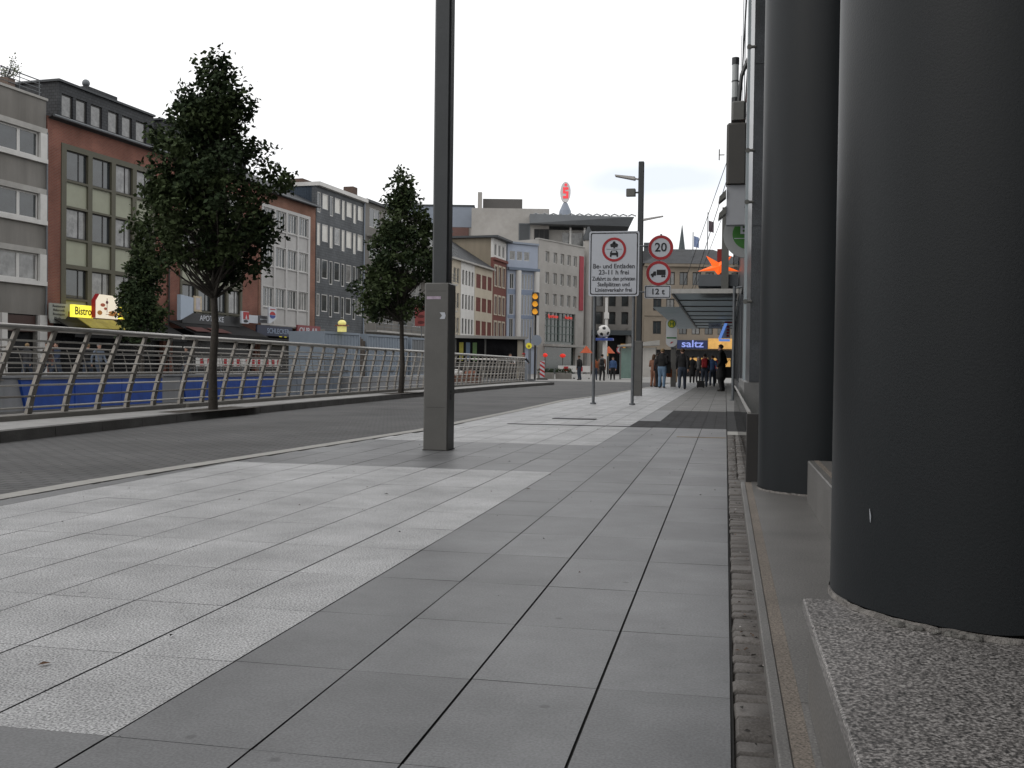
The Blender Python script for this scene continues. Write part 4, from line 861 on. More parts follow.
# things that stick out of its wall
t_ = thing('hanging_sign', 'tall dark box sign with a pale panel sticking out over the pavement', 'sign', (.40, 24.3, 0))
MB().bbox(-.46, .0, -.25, .25, 5.12, 6.5, .05).build('dark_box', solid('dark_brown_box', (.06, .057, .052)), t_)
MB().box(-.44, .0, -.15, .15, 4.2, 5.1).build('pale_panel', mat('pale_sign_panel', (.33, .34, .36), .5, .06, 2), t_)
MB().bbox(-.36, -.05, -.2, .2, 6.57, 7.0, .04).build('grey_cap', metal, t_)
m = MB(); m.tube([(-.2, 0, 7.0), (-.15, 0, 7.6), (0, 0, 8.0)], .05, 6); m.build('arched_bracket', mast_m, t_)
for k, z in enumerate((5.0, 4.62)):
    m = MB(); m.prism([(-.45, z), (-.60, z-.16), (-.62, z-.3), (-.45, z-.16)], 'y', -.2, .2); m.build('vane', metal, t_)
MB().tube([(-.62, 0, 5.7), (-.62, 0, 5.95)], .015, 6).build('knob', metal, t_); MB().tube([(-.5, 0, 5.82), (-.62, 0, 5.82)], .012, 6).build('bracket', metal, t_)
t_ = thing('roof_pole', 'slim grey pole with a pale glass top rising above the dark box sign', 'pole', (.12, 26, 0))
MB().tube([(0, 0, 5.6), (0, 0, 7.55)], .085, 12).build('shaft', mast_m, t_); MB().tube([(0, 0, 7.55), (0, 0, 8.35)], .082, 12).build('glass_top', mat('pale_lamp_glass', (.4, .42, .42), .3, .08, 2), t_); MB().tube([(0, 0, 8.35), (0, 0, 8.52)], .09, 12).build('cap', mast_m, t_); MB().tube([(0, 0, 7.93), (0, 0, 7.96)], .09, 12).build('ring', mast_m, t_)
MB().box(0, .34, -.05, .05, 5.7, 5.85).build('bracket', mast_m, t_)
t_ = thing('round_sign', 'round pale sign with a green disc and white letter below the dark box sign', 'sign', (.46, 24.9, 4.07))
MB().disc(0, 0, .56, -.06, .06, 40).build('plate', mat('pale_round_plate', (.30, .31, .31), .5, .06, 2), t_); MB().disc(0, 0, .35, -.075, -.062, 36).build('green_disc', mat('leaf_sign_green', (.045, .18, .03), .5, .08, 3), t_)
m = MB(); m.box(-.17, -.12, -.085, -.076, .0, .24); m.box(-.12, .06, -.085, -.076, .19, .24); m.box(-.12, .04, -.085, -.076, .095, .14); m.box(-.12, .06, -.085, -.076, .0, .05); m.box(-.31, .2, -.085, -.076, -.11, -.095); m.build('letter', sign_w, t_)
MB().box(-.02, .02, -.04, .04, .56, 1.05).build('hanger', metal, t_)
# fascia box and orange star on the canopy
cn = thing('glass_canopy', 'grey glass canopy over the pavement held by thin stays on the right', 'canopy', (0, 0, 0))
cglass = mat('dusty_canopy_glass', (.16, .18, .19), .35, .25, 1.5, stain=.4, spec=.5)
_t = cglass.node_tree; _tr = _t.nodes.new('ShaderNodeBsdfTranslucent'); _tr.inputs['Color'].default_value = (.42, .46, .48, 1); _mx = _t.nodes.new('ShaderNodeMixShader'); _mx.inputs[0].default_value = .55
_t.links.new(_t.nodes['Principled BSDF'].outputs[0], _mx.inputs[1]); _t.links.new(_tr.outputs[0], _mx.inputs[2]); _t.links.new(_mx.outputs[0], _t.nodes['Material Output'].inputs['Surface'])
m = MB()
for k in range(8): m.box(-1.85, .38, 37.1+k*4, 37.1+k*4+3.94, 3.60, 3.63)
m.build('glass_roof', cglass, cn)
m = MB()
for k in range(6): m.box(-3.1, -1.92, 45+k*4, 45+k*4+3.94, 3.52, 3.55)
m.build('glass_roof', cglass, cn)
MB().box(-1.92, .4, 37.0, 37.1, 3.56, 3.72).build('edge_beam', steel, cn); MB().box(-1.92, -1.85, 37.1, 69, 3.53, 3.68).build('edge_beam', metal, cn)
for k in range(8): MB().box(-1.84, .39, 41.06+k*4-.02, 41.06+k*4+.02, 3.55, 3.597).build('rib', metal, cn)
MB().box(-1.0, .40, 37.5, 40, 3.85, 4.26).build('fascia_box', mat('fascia_box_grey', (.12, .13, .14), .6, .1, 1), cn)
for (a, c) in (((-1.2, 37.2, 3.72), (-.02, 30.2, 6.4)), ((-1.75, 40, 3.7), (.35, 31, 8.2)), ((-1.75, 48, 3.7), (.35, 40, 8.2))): MB().tube([a, c], .011, 6).build('stay', pole_m, cn)
MB().tube([(-.12, 35.9, 3.9), (-.02, 30.2, 7.0)], .11, 10).build('mast', metal, cn) if False else MB().box(-.2, .05, 37.25, 37.45, 3.72, 6.6).build('mast', metal, cn)
t_ = thing('star_sign', 'bright orange five pointed star standing on the canopy fascia', 'sign', (-.30, 37.9, 4.262))
star = mat('lit_orange_star', (.75, .12, .02), .5, .1, 3, emit=(1, .14, .02), es=.8)
m = MB(); n_ = 10; cz = .30
pt = [((.82 if k % 2 == 0 else .26)*math.cos(PI/2+.62+k*PI/5)*.95, cz+(.82 if k % 2 == 0 else .26)*math.sin(PI/2+.62+k*PI/5)*.62) for k in range(10)]
pt = [(a, max(c, 0)) for a, c in pt]
for k in range(10):
    a, c = pt[k], pt[(k+1) % 10]; m.face([(a[0], 0, a[1]), (c[0], 0, c[1]), (0, -.16, cz)]); m.face([(a[0], 0, a[1]), (0, .16, cz), (c[0], 0, c[1])])
m.build('star', star, t_); MB().box(-.06, .1, .02, .14, 0, .95).build('red_post', mat('dark_red_post', (.25, .02, .015), .5), t_)
# neon A sign, small white sign, pole under the canopy edge
t_ = thing('neon_sign', 'blue and white slanted neon sign with red letters under the canopy', 'sign', (-.08, 60, 0))
m = MB(); m.prism([(-.36, 2.62), (-.2, 2.62), (.14, 3.5), (-.02, 3.5)], 'y', -.06, .0); m.build('blue_bar', mat('lit_blue_bar', (.1, .2, .7), .5, emit=(.2, .4, 1), es=.5), t_); m = MB(); m.prism([(-.2, 2.66), (.3, 2.66), (.3, 3.4), (.12, 3.5)], 'y', .001, .03); m.build('white_field', sign_w, t_); MB().box(-.32, .3, -.05, 0, 2.48, 2.61).build('blue_base', mat('lit_blue_bar', (0, 0, 0)), t_)
for k in range(4): MB().box(.1, .24, -.02, .0, 2.74+k*.17, 2.85+k*.17).build('red_letter', sign_r, t_)
MB().box(.0, .42, -.04, .04, 3.52, 3.66).build('red_arm', sign_r, t_)
t_ = thing('small_sign', 'small white sign with a dark line of writing left of the neon sign', 'sign', (-.55, 61, 3.42)); MB().bbox(-.45, .3, -.06, 0, -.16, .14, .01).build('panel', sign_w, t_); text('lettering', 'apollo', .2, sign_b, t_, (-.05, -.066, 0)); MB().tube([(0, -.03, .14), (0, -.03, .2)], .02, 6).build('hanger', metal, t_)
t_ = thing('canopy_post', 'slim grey post at the right edge of the pavement under the canopy', 'post', (.215, 30.6, 0)); MB().tube([(0, 0, 0), (0, 0, 3.3)], .045, 10).build('shaft', pole_m, t_); MB().tube([(0, 0, 0), (0, 0, .03)], .09, 12).build('foot', pole_m, t_); MB().tube([(0, 0, 3.25), (.3, 0, 3.3)], .03, 8).build('arm', pole_m, t_)

# ================================================================== STREET OBJECTS
# --- fences: leaning flat bars, thin rails, thick round handrail
def path_pts(tab, y0, y1, step):
    n = max(1, round((y1-y0)/step)); return [(interp(tab, y0+(y1-y0)*k/n), y0+(y1-y0)*k/n) for k in range(n+1)]
def fence(label, tab, y0, y1, zb, lean, h, pitch, nrails, base, group=None, rtop=.045, thin=False):
    P = path_pts(tab, y0, y1, pitch); x0, yy0 = P[0]
    t = thing('railing', label, 'railing', (x0, yy0, zb), 0, group)
    L_ = lambda q, z, off=0: (q[0]-x0+off, q[1]-yy0, z)
    bw, bt = (.045, .022) if thin else (.105, .05)
    # one bar: S-curved sweep that leans along the street
    m = MB(); ns_ = 8; prof = []
    for k in range(ns_+1):
        s_ = k/ns_; prof.append((lean*(s_**1.12)+(.035*math.sin(PI*s_)*(-1 if lean > 0 else 1)), s_*h, .05*math.sin(PI*s_*.5)**2))
    for k in range(ns_+1):
        a, z, o_ = prof[k]; wv = bw*(1-.35*k/ns_)
        m.v += [(-bt/2+o_, a-wv/2, z), (bt/2+o_, a-wv/2, z), (bt/2+o_, a+wv/2, z), (-bt/2+o_, a+wv/2, z)]
    for k in range(ns_):
        for j in range(4): m.f.append((k*4+j, k*4+(j+1) % 4, k*4+4+(j+1) % 4, k*4+4+j)); m.m.append(0)
    m.f += [(3, 2, 1, 0), tuple(ns_*4+j for j in range(4))]; m.m += [0, 0]
    if not thin:
        for k in range(1, nrails+1):
            s_ = (k-.4)/(nrails+.6); a = lean*s_**1.12-.03; m.tube([(-.04, a, s_*h), (.07, a, s_*h)], .016, 6)
    me = m.mesh('post', [fence_m])
    for q in P[:-1]:
        o = link('post', me, t, L_(q, 0)); o.rotation_euler = (0, random.uniform(-.012, .012), random.uniform(-.02, .02))
    off = lean*.9
    Q = [(interp(tab, y+0), y) for y in [y0+(y1-y0)*k/max(2, int((y1-y0)/1.2)) for k in range(max(2, int((y1-y0)/1.2))+1)]]
    MB().tube([L_((q[0], q[1]), h+rtop*.6, .05) for q in Q], rtop, 10).build('handrail', steel if not thin else fence_m, t, smooth=50)
    for k in range(1, nrails+1):
        s_ = (k-.4)/(nrails+.6)
        m = MB(); m.tube([L_(q, s_*h, .05*math.sin(PI*s_*.5)**2+.03) for q in Q], .016 if not thin else .013, 6); m.build('rail', steel if k % 2 else fence_m, t)
    if base:
        m = MB()
        for q, r in zip(Q, Q[1:]):
            i = len(m.v); w2 = .17
            m.v += [L_((q[0], q[1]), 0, -w2), L_((q[0], q[1]), 0, w2), L_(r, 0, w2), L_(r, 0, -w2), L_(q, -.08, -w2), L_(q, -.08, w2), L_(r, -.08, w2), L_(r, -.08, -w2)]
            m.f += [(i, i+1, i+2, i+3), (i+1, i+5, i+6, i+2), (i, i+3, i+7, i+4), (i, i+4, i+5, i+1), (i+2, i+6, i+7, i+3)]; m.m += [0]*5
        m.build('plinth', conc, t)
    return t
fence('nearest length of grey steel railing with leaning bars, left of the first tree', FN, 2.5, 16.9, .165, .5, 1.165, .84, 7, True)
fence('middle length of grey steel railing with leaning bars, between the two trees', FN, 17.0, 31.2, .165, .5, 1.165, .84, 7, True)
fence('farthest length of grey steel railing with leaning bars, behind the lamp column', FN, 31.3, 54.4, .165, .5, 1.165, .82, 7, True)
F2 = [(10, -22.42), (62, -22.35)]
fence('near half of the railing on the far edge of the underpass', F2, 18, 40, .40, -.42, .9, .85, 5, False, None, .035, True)
fence('half of the far underpass railing that runs below the containers', F2, 40.05, 60, .40, -.42, .9, .85, 5, False, None, .035, True)
F3 = [(54.3, -10.15), (56.5, -10.9), (58.2, -13), (59, -16)]
t = thing('railing', 'short return of the railing at the far end of the underpass by the kiosk', 'railing', (-10.6, 54.5, .1))
pts = [(0, .05), (-.7, 2.2), (-2.2, 3.7), (-5.2, 4.3)]
m = MB(); m.tube([(a, c, 1.2) for a, c in pts], .045, 10); m.build('handrail', steel, t)
for k in range(1, 6): MB().tube([(a, c, .15+k*.17) for a, c in pts], .0125, 6).build('rail', fence_m, t)
for a, c in [(-.35, 1.1), (-.7, 2.2), (-1.5, 3.05), (-2.2, 3.7), (-3.2, 3.9), (-4.2, 4.1), (-5.2, 4.3)]: MB().box(a-.03, a+.03, c-.03, c+.03, -.13, 1.18).build('post', fence_m, t)
t = thing('end_board', 'dark grey board closing the far end of the railing', 'panel', (-10.6, 54.6, .1)); MB().bbox(-.03, .03, 0, .9, 0, 1.05, .01).build('board', bluegrey, t); MB().box(-.04, .04, -.04, -.002, 0, 1.1).build('frame_post', fence_m, t)

# --- blue sheets on the far wall of the underpass
bl = mat('blue_tarpaulin', (.012, .055, .27), .5, .25, 1.2, .5, 3)
gb = mat('grey_blue_board', (.16, .185, .22), .6, .15, .8, .2, 2)
def sheet(label, y0, y1, z0, z1, slant, m_, cat='tarpaulin', seg=None):
    t = thing('blue_tarpaulin' if cat == 'tarpaulin' else 'hoarding_board', label, cat, (PX0, y0, z0))
    n_ = max(2, int((y1-y0)/1.25)); m = MB(); rnd = random.Random(int(y0))
    for k in range(n_):
        a, c = (y1-y0)*k/n_, (y1-y0)*(k+1)/n_; x = .07+rnd.uniform(0, .04)
        a0 = a+(slant*.9 if k == 0 else 0); H = z1-z0
        i = len(m.v); m.v += [(.0, a0, 0), (x, a0, 0), (x, c, 0), (.0, c, 0), (.0, a, H), (x, a+.01, H), (x, c, H), (.0, c, H)]
        for q in ((0, 1, 5, 4), (1, 2, 6, 5), (2, 3, 7, 6), (4, 5, 6, 7), (0, 3, 2, 1)): m.f.append(tuple(i+j for j in q)); m.m.append(0)
    m.build('sheet', m_, t); MB().box(.0, .13, 0, y1-y0, z1-z0+.002, z1-z0+.05).build('batten', fence_m, t)
sheet('long bright blue sheet on the underpass wall left of the first tree', 29.4, 38.0, -2.2, .27, .9, bl)
sheet('bright blue sheet on the underpass wall behind the first tree trunk', 39.6, 48.6, -2.2, .27, .9, bl)
sheet('grey blue boards on the underpass wall below the containers', 48.8, 57.8, -2.2, .24, 0, gb, 'hoarding')
sheet('grey boards on the underpass wall at the left edge', 20.0, 28.6, -2.2, .25, 0, mat('grey_board', (.20, .205, .21), .7, .15, .8), 'hoarding')

# --- light columns (steles)
def stele(x, y, label, stickers):
    t = thing('lamp_column', label, 'street lamp', (x, y, 0), 0, 'square light columns')
    m = MB(); m.bbox(-.15, .12, -.14, .14, 0, 1.79, .012); o = m.build('base_box', stele_m, t)
    if stickers:
        MB().box(-.125, .03, -.1425, -.1405, 1.615, 1.645).build('sticker', mat('lilac_sticker', (.42, .34, .42), .6, .25, 30), o)
        m = MB(); m.prism([(.02, 1.405), (.075, 1.405), (.085, 1.44), (.075, 1.475), (.02, 1.475), (.045, 1.44)], 'y', -.1425, -.1405); m.build('sticker', sign_w, o)
        m = MB(); m.tube([(.119, -.02, .63), (.1225, -.02, .63)], .014, 10); m.box(.1195, .1225, -.03, -.01, .54, .6); m.build('lock', dark_frame, o)
    MB().bbox(-.158, .128, -.148, .148, -.001, .008, .003).build('foot_joint', joint, t)
    m = MB(); m.box(-.151, -.1503, -.11, .11, .35, .352); m.box(-.12, .09, -.1412, -.1402, .46, .463); m.box(-.12, .09, -.1412, -.1402, 1.70, 1.703); m.build('door_seam', dark_frame, o)
    m = MB(); m.bbox(-.095, .085, -.06, .115, 1.791, 7.62, .02); m.build('mast', mast_m, t)
    m = MB(); m.tube([(-.095, .02, 7.05), (-.2, .02, 7.07)], .03, 8); m.v += []; i = len(m.v)
    m.prism([(-.2, 7.02), (-.85, 7.16), (-.85, 7.20), (-.2, 7.12)], 'y', -.12, .16); m.build('lamp_arm', mat('pale_lamp_head', (.5, .48, .46), .5, .05, 3), t)
    m = MB(); m.bbox(-.48, -.18, -.1, .12, 6.5, 6.74, .02); m.tube([(-.18, .02, 6.62), (-.09, .02, 6.62)], .03, 8); m.build('floodlight', metal, t)
    m = MB(); m.prism([(.085, 5.7), (.72, 5.82), (.72, 5.85), (.085, 5.76)], 'y', -.05, .1); m.build('lamp_arm', mat('pale_lamp_head', (0, 0, 0)), t)
stele(-3.01, 10.79, 'tall square light column with stickers on its wide base, in front on the pavement', True)
stele(-2.78, 33.9, 'distant square light column with lamp arms behind the large white sign', False)

# --- traffic signs
t = thing('text_sign', 'large white rectangular traffic sign with red ring and five lines of writing on two posts', 'traffic sign', (-2.72, 25.45, 0))
tl = (-2.17+2.72)
sw, z0, z1 = .615, 2.66, 4.25
MB().tube([(-.47, .0, 0), (-.47, .0, 3.95)], .038, 12).build('post', pole_m, t); MB().tube([(.49, .0, 0), (.49, .0, 4.1)], .038, 12).build('post', pole_m, t)
for x in (-.47, .49): MB().tube([(x, 0, 0), (x, 0, .04)], .075, 12).build('post_foot', pole_m, t)
def rrect(x0, x1, z0, z1, r, n=5):
    o = []
    for cx, cz, a in ((x1-r, z1-r, 0), (x0+r, z1-r, 90), (x0+r, z0+r, 180), (x1-r, z0+r, 270)):
        for k in range(n+1): q = math.radians(a+90*k/n); o.append((cx+r*math.cos(q), cz+r*math.sin(q)))
    return o
MB().prism(rrect(-sw, sw, z0, z1, .06), 'y', -.075, -.045).build('plate', sign_w, t)
m = MB(); A = rrect(-sw+.035, sw-.035, z0+.035, z1-.035, .05); B = rrect(-sw+.06, sw-.06, z0+.06, z1-.06, .04)
for k in range(len(A)): j = (k+1) % len(A); m.face([(A[k][0], -.078, A[k][1]), (A[j][0], -.078, A[j][1]), (B[j][0], -.078, B[j][1]), (B[k][0], -.078, B[k][1])])
m.build('border', sign_b, t)
rc = 3.80; m = MB(); m.ring(0, rc, .235, .295, -.082, -.076); m.build('red_ring', sign_r, t)
m = MB()   # motorcycle over car
m.disc(0, rc+.115, .045, -.081, -.076, 14, .1); m.prism([(-.09, rc+.06), (.09, rc+.06), (.06, rc+.12), (-.06, rc+.12)], 'y', -.0815, -.0762); m.disc(.0, rc+.17, .035, -.081, -.076, 12); m.box(-.02, .02, -.0808, -.076, rc+.03, rc+.07)
m.build('motorcycle_symbol', sign_b, t)
m = MB(); m.prism([(-.1, rc-.14), (.1, rc-.14), (.1, rc-.08), (.065, rc-.025), (-.065, rc-.025), (-.1, rc-.08)], 'y', -.0805, -.076); m.box(-.1, -.06, -.081, -.076, rc-.18, rc-.139); m.box(.06, .1, -.081, -.076, rc-.18, rc-.139); m.build('car_symbol', sign_b, t)
m = MB(); m.prism([(-.055, rc-.075), (.055, rc-.075), (.042, rc-.04), (-.042, rc-.04)], 'y', -.083, -.081); m.build('windscreen', sign_w, t)
MB().box(-.19, .19, -.0795, -.0765, rc+.005, rc+.013).build('divider', sign_b, t)
sg = mat('sign_lettering', (.045, .045, .05), .6, .1, 3)
for s_, z, sz, sx in (('Be- und Entladen', 3.39, .158, .95), ('23-11 h frei', 3.24, .158, 1.0), ('Zufahrt zu den privaten', 3.085, .138, .80), ('Stellplätzen und', 2.945, .138, .90), ('Linienverkehr frei', 2.81, .138, .92)):
    text('lettering', s_, sz, sg, t, (0, -.079, z), sx=sx, bold=.004, ext=.002)
t = thing('speed_limit_sign', 'round red ringed 20 sign on the bracket right of the large white sign', 'traffic sign', (-1.60, 25.62, 3.86))
def rsign(t, sc=.305):
    MB().disc(0, 0, sc, -.03, -.006, 40).build('plate', sign_w, t); m = MB(); m.ring(0, 0, sc*.76, sc*.985, -.036, -.0302); m.build('red_ring', sign_r, t)
rsign(t); text('lettering', '20', .30, sign_b, t, (0, -.035, 0), sx=1.0, bold=.008, ext=.003)
m = MB(); m.tube([(0, .04, -.3), (0, .04, .34)], .025, 8); m.tube([(0, .04, .05), (-.60, .04, .05)], .02, 8); m.box(-.42, -.22, .06, .14, -.06, .14); m.build('bracket', pole_m, t)
t = thing('weight_limit_sign', 'round red ringed truck sign below the 20 sign', 'traffic sign', (-1.645, 25.62, 3.235))
rsign(t)
m = MB(); m.box(-.045, .17, -.035, -.0302, -.045, .085); m.prism([(-.19, -.06), (-.06, -.06), (-.06, .045), (-.12, .045), (-.14, .0), (-.19, -.02)], 'y', -.0352, -.0302)
for x in (-.14, .09, .14): m.disc(x, -.075, .026, -.0354, -.0302, 12)
m.build('truck_symbol', sign_b, t); MB().tube([(0, .04, -.32), (0, .04, .34)], .025, 8).build('bracket', pole_m, t)
t = thing('weight_plate', 'small white plate reading 12 t below the truck sign', 'traffic sign', (-1.66, 25.62, 2.78))
MB().prism(rrect(-.32, .32, -.16, .16, .03), 'y', -.03, -.006).build('plate', sign_w, t)
m = MB(); A = rrect(-.305, .305, -.145, .145, .025); B = rrect(-.285, .285, -.125, .125, .02)
for k in range(len(A)): j = (k+1) % len(A); m.face([(A[k][0], -.032, A[k][1]), (A[j][0], -.032, A[j][1]), (B[j][0], -.032, B[j][1]), (B[k][0], -.032, B[k][1])])
m.build('border', sign_b, t); text('lettering', '12 t', .2, sign_b, t, (0, -.035, 0), bold=.006, ext=.003, sx=1.05)
m = MB(); m.tube([(0, .04, -.15), (0, .04, .2)], .025, 8); m.tube([(0, .04, 0), (-.56, .04, 0)], .02, 8); m.build('bracket', pole_m, t)

# --- bus stop
t = thing('bus_stop_sign', 'tall white bus stop sign with yellow disc and green stripe on a grey pillar', 'bus stop sign', (-2.62, 51.4, 0))
MB().bbox(-.03, .23, .07, .33, 0, 1.95, .01).build('pillar', stele_m, t)
MB().prism(rrect(-.27, .27, 1.97, 3.36, .24, 8), 'y', -.05, .05).build('panel', mat('bus_sign_white', (.55, .56, .58), .5, .04, 3), t)
MB().disc(0, 3.09, .2, -.056, -.0505, 28).build('yellow_disc', mat('bus_sign_yellow', (.52, .46, .03), .5, .05, 3), t); m = MB(); m.ring(0, 3.09, .165, .2, -.06, -.0565); m.box(-.1, -.055, -.06, -.0565, 2.98, 3.2); m.box(.055, .1, -.06, -.0565, 2.98, 3.2); m.box(-.055, .055, -.06, -.0565, 3.07, 3.11); m.build('green_letter', mat('bus_sign_green', (.03, .16, .04), .5, .05, 3), t)
MB().box(-.24, .24, -.055, -.0505, 2.37, 2.44).build('green_stripe', mat('bus_sign_green', (0, 0, 0)), t); MB().prism([(-.08, 2.13), (.02, 2.13), (.1, 2.22), (0, 2.22)], 'y', -.055, -.0505).build('red_mark', sign_r, t)
MB().box(-.04, .24, .0, .1, 1.9, 2.0).build('clamp', pole_m, t)
x, y = S(10.05, 82); sh = thing('bus_shelter', 'glazed bus shelter with sloping roof behind the distant light column', 'bus shelter', (x, y, Z), math.radians(4))
gg = mat('green_shelter_glass', (.14, .22, .19), .15, .2, 1.5, spec=.6)
MB().box(-1.5, -1.42, 0, 1.4, 0, 2.55).build('corner_post', metal, sh); MB().box(-1.40, 0.1, 0, .04, .1, 2.5).build('glass_wall', gg, sh); MB().box(.14, 1.3, -.06, .04, .2, 2.55).build('poster_panel', mat('pale_poster', (.45, .43, .4), .5, .15, 1), sh); MB().box(.1, .14, -.06, .06, 0, 2.6).build('corner_post', metal, sh); MB().box(1.3, 1.36, -.06, .06, 0, 2.6).build('corner_post', metal, sh)
m = MB(); m.prism([(-1.7, 2.6), (1.6, 2.75), (1.6, 3.15), (-1.7, 2.72)], 'y', -.5, 1.7); m.build('roof', conc_l, sh)

# --- football on its stand, traffic light, hazard board etc.
x, y = S(7.05, 80); t = thing('football_stand', 'giant black and white football on a blue stand and white pole', 'ball stand', (x, y, Z))
gy = (1+5**.5)/2; ico = [Vector(p).normalized() for p in [(0, s1, s2*gy) for s1 in (1, -1) for s2 in (1, -1)]+[(s1, s2*gy, 0) for s1 in (1, -1) for s2 in (1, -1)]+[(s2*gy, 0, s1) for s1 in (1, -1) for s2 in (1, -1)]]
m = MB(); m.sphere((0, 0, 3.72), .5, 28, 18); o = m.build('ball', white_wall, t, smooth=True)
m = MB(); rotm = Matrix.Rotation(.5, 3, 'X') @ Matrix.Rotation(.3, 3, 'Z')
for d in ico:
    d = rotm @ d; a = d.orthogonal().normalized(); c = d.cross(a); r0 = [(d+(a*math.cos(k*2*PI/5)+c*math.sin(k*2*PI/5))*.33).normalized()*.506+Vector((0, 0, 3.72)) for k in range(5)]
    q = d*.512+Vector((0, 0, 3.72))
    for k in range(5): m.face([q, r0[k], r0[(k+1) % 5]])
m.build('black_patches', sign_b, o)
MB().bbox(-.75, .75, -.4, .4, 3.02, 3.2, .03).build('blue_base', sign_bl, t); MB().tube([(.05, 0, 0), (.05, 0, 3.02)], .12, 12).build('pole', white_wall, t)
x, y = S(7.6, 84); t = thing('white_mast', 'tall plain white mast behind the giant football', 'mast', (x, y, Z)); MB().tube([(0, 0, 0), (0, 0, 6.6)], .11, 12).build('pole', white_wall, t); MB().box(-.16, .2, -.2, .16, 4.9, 5.4).build('box', white_wall, t)
x, y = S(1.55, 70); t = thing('traffic_light', 'tall traffic light with three amber lamps above a round sign seen from behind', 'traffic light', (x, y, Z))
MB().tube([(0, 0, 0), (0, 0, 5.9)], .07, 10).build('pole', dark_frame, t); MB().bbox(-.22, .22, -.2, .16, 4.4, 5.95, .03).build('housing', dark_frame, t)
for k in range(3):
    o = MB().disc(0, 4.65+k*.51, .19, -.24, -.203, 20).build('lamp', amber_lamp, t); m = MB(); z = 4.65+k*.51; m.prism([(.21*math.cos(a*PI/10), z+.21*math.sin(a*PI/10)) for a in range(11)]+[(.19*math.cos(a*PI/10), z+.19*math.sin(a*PI/10)) for a in range(10, -1, -1)], 'y', -.42, -.203); m.build('visor', dark_frame, o)
MB().disc(.1, 2.72, .36, -.09, -.06, 28).build('round_plate', bluegrey, t); MB().tube([(-.35, .1, 0), (-.35, .1, 3.6)], .05, 8).build('second_pole', pole_m, t)
x, y = S(1.12, 69.5); t = thing('round_sign', 'small round bright yellow sign beside the round sign seen from behind', 'sign', (x, y, 2.3)); MB().disc(0, 0, .2, -.03, 0, 22).build('plate', mat('bright_yellow', (.7, .6, .03), .5, .1, 4, emit=(1, .9, .1), es=.15), t); m = MB(); m.disc(0, -.04, .09, -.034, -.031, 12); m.build('mark', solid('dull_mark', (.35, .28, .02)), t); MB().tube([(0, .02, Z-2.3), (0, .02, .1)], .03, 8).build('post', pole_m, t)
x, y = S(2.15, 73.5); t = thing('hazard_board', 'red and white striped hazard board on a rubber foot', 'hazard board', (x, y, Z), .1)
MB().box(-.17, .17, -.03, 0, .15, 1.35).build('board', sign_w, t); m = MB()
for k in range(4): z = .18+k*.31; m.prism([(-.17, z+.2), (.17, z-.02), (.17, z+.13), (-.17, min(z+.35, 1.35))], 'y', -.036, -.031)
m.build('red_stripes', mat('signal_red', (.45, .03, .03), .5, .08, 3), t); MB().bbox(-.4, .4, -.2, .2, 0, .12, .03).build('foot', dark_frame, t)
x, y = S(8.75, 84); t = thing('round_sign', 'small distant round sign with red rim left of the bus shelter', 'traffic sign', (x, y, 2.35)); rsign(t, .3); MB().tube([(0, .02, Z-2.35), (0, .02, .2)], .04, 8).build('post', pole_m, t); MB().box(-.05, .05, -.037, -.031, -.12, .12).build('symbol', sign_b, t)
# barriers, planters, parasols far off
for lat, dep, lb in ((4.35, 82, 'white barrier board behind the man in black'), (5.5, 82, 'white barrier board left of the woman in orange jacket')):
    x, y = S(lat, dep); t = thing('barrier_board', lb, 'barrier', (x, y, Z), .2); MB().box(-.7, .7, -.03, .03, .55, 1.05).build('board', white_wall, t); MB().box(-.7, .7, -.03, .03, .1, .4).build('lower_board', white_wall, t)
    for q in (-.6, .6): MB().box(q-.04, q+.04, -.25, .25, 0, .08).build('foot', dark_frame, t); MB().box(q-.02, q+.02, .031, .06, .08, 1.1).build('upright', pole_m, t)
    MB().box(-.25, .1, -.037, -.031, .6, .98).build('red_field', sign_r, t)
for lat, dep, lb in ((2.6, 79, 'left low dark planter before the bank entrance'), (4.0, 80, 'right low dark planter before the bank entrance')):
    x, y = S(lat, dep); t = thing('planter', lb, 'planter', (x, y, Z)); MB().bbox(-.6, .6, -.3, .3, 0, .5, .03).build('box', conc, t); m = MB(); rnd = random.Random(int(dep))
    for k in range(260): leaf_quad(m, Vector((rnd.uniform(-.6, .6), rnd.uniform(-.3, .3), rnd.uniform(.5, .8))), .12, rnd)
    m.build('foliage', leaf2, t)
for lat, dep, lb in ((8.2, 88, 'right orange parasol near the stone building'), (6.3, 88, 'left orange parasol near the stone building')):
    x, y = S(lat, dep); t = thing('parasol', lb, 'parasol', (x, y, Z)); MB().tube([(0, 0, 0), (0, 0, 2.5)], .03, 8).build('pole', pole_m, t); m = MB(); m.tube([(0, 0, 2.15), (0, 0, 2.75)], [.55, .03], 8); m.build('canopy', mat('orange_cloth', (.4, .08, .03), .8), t)

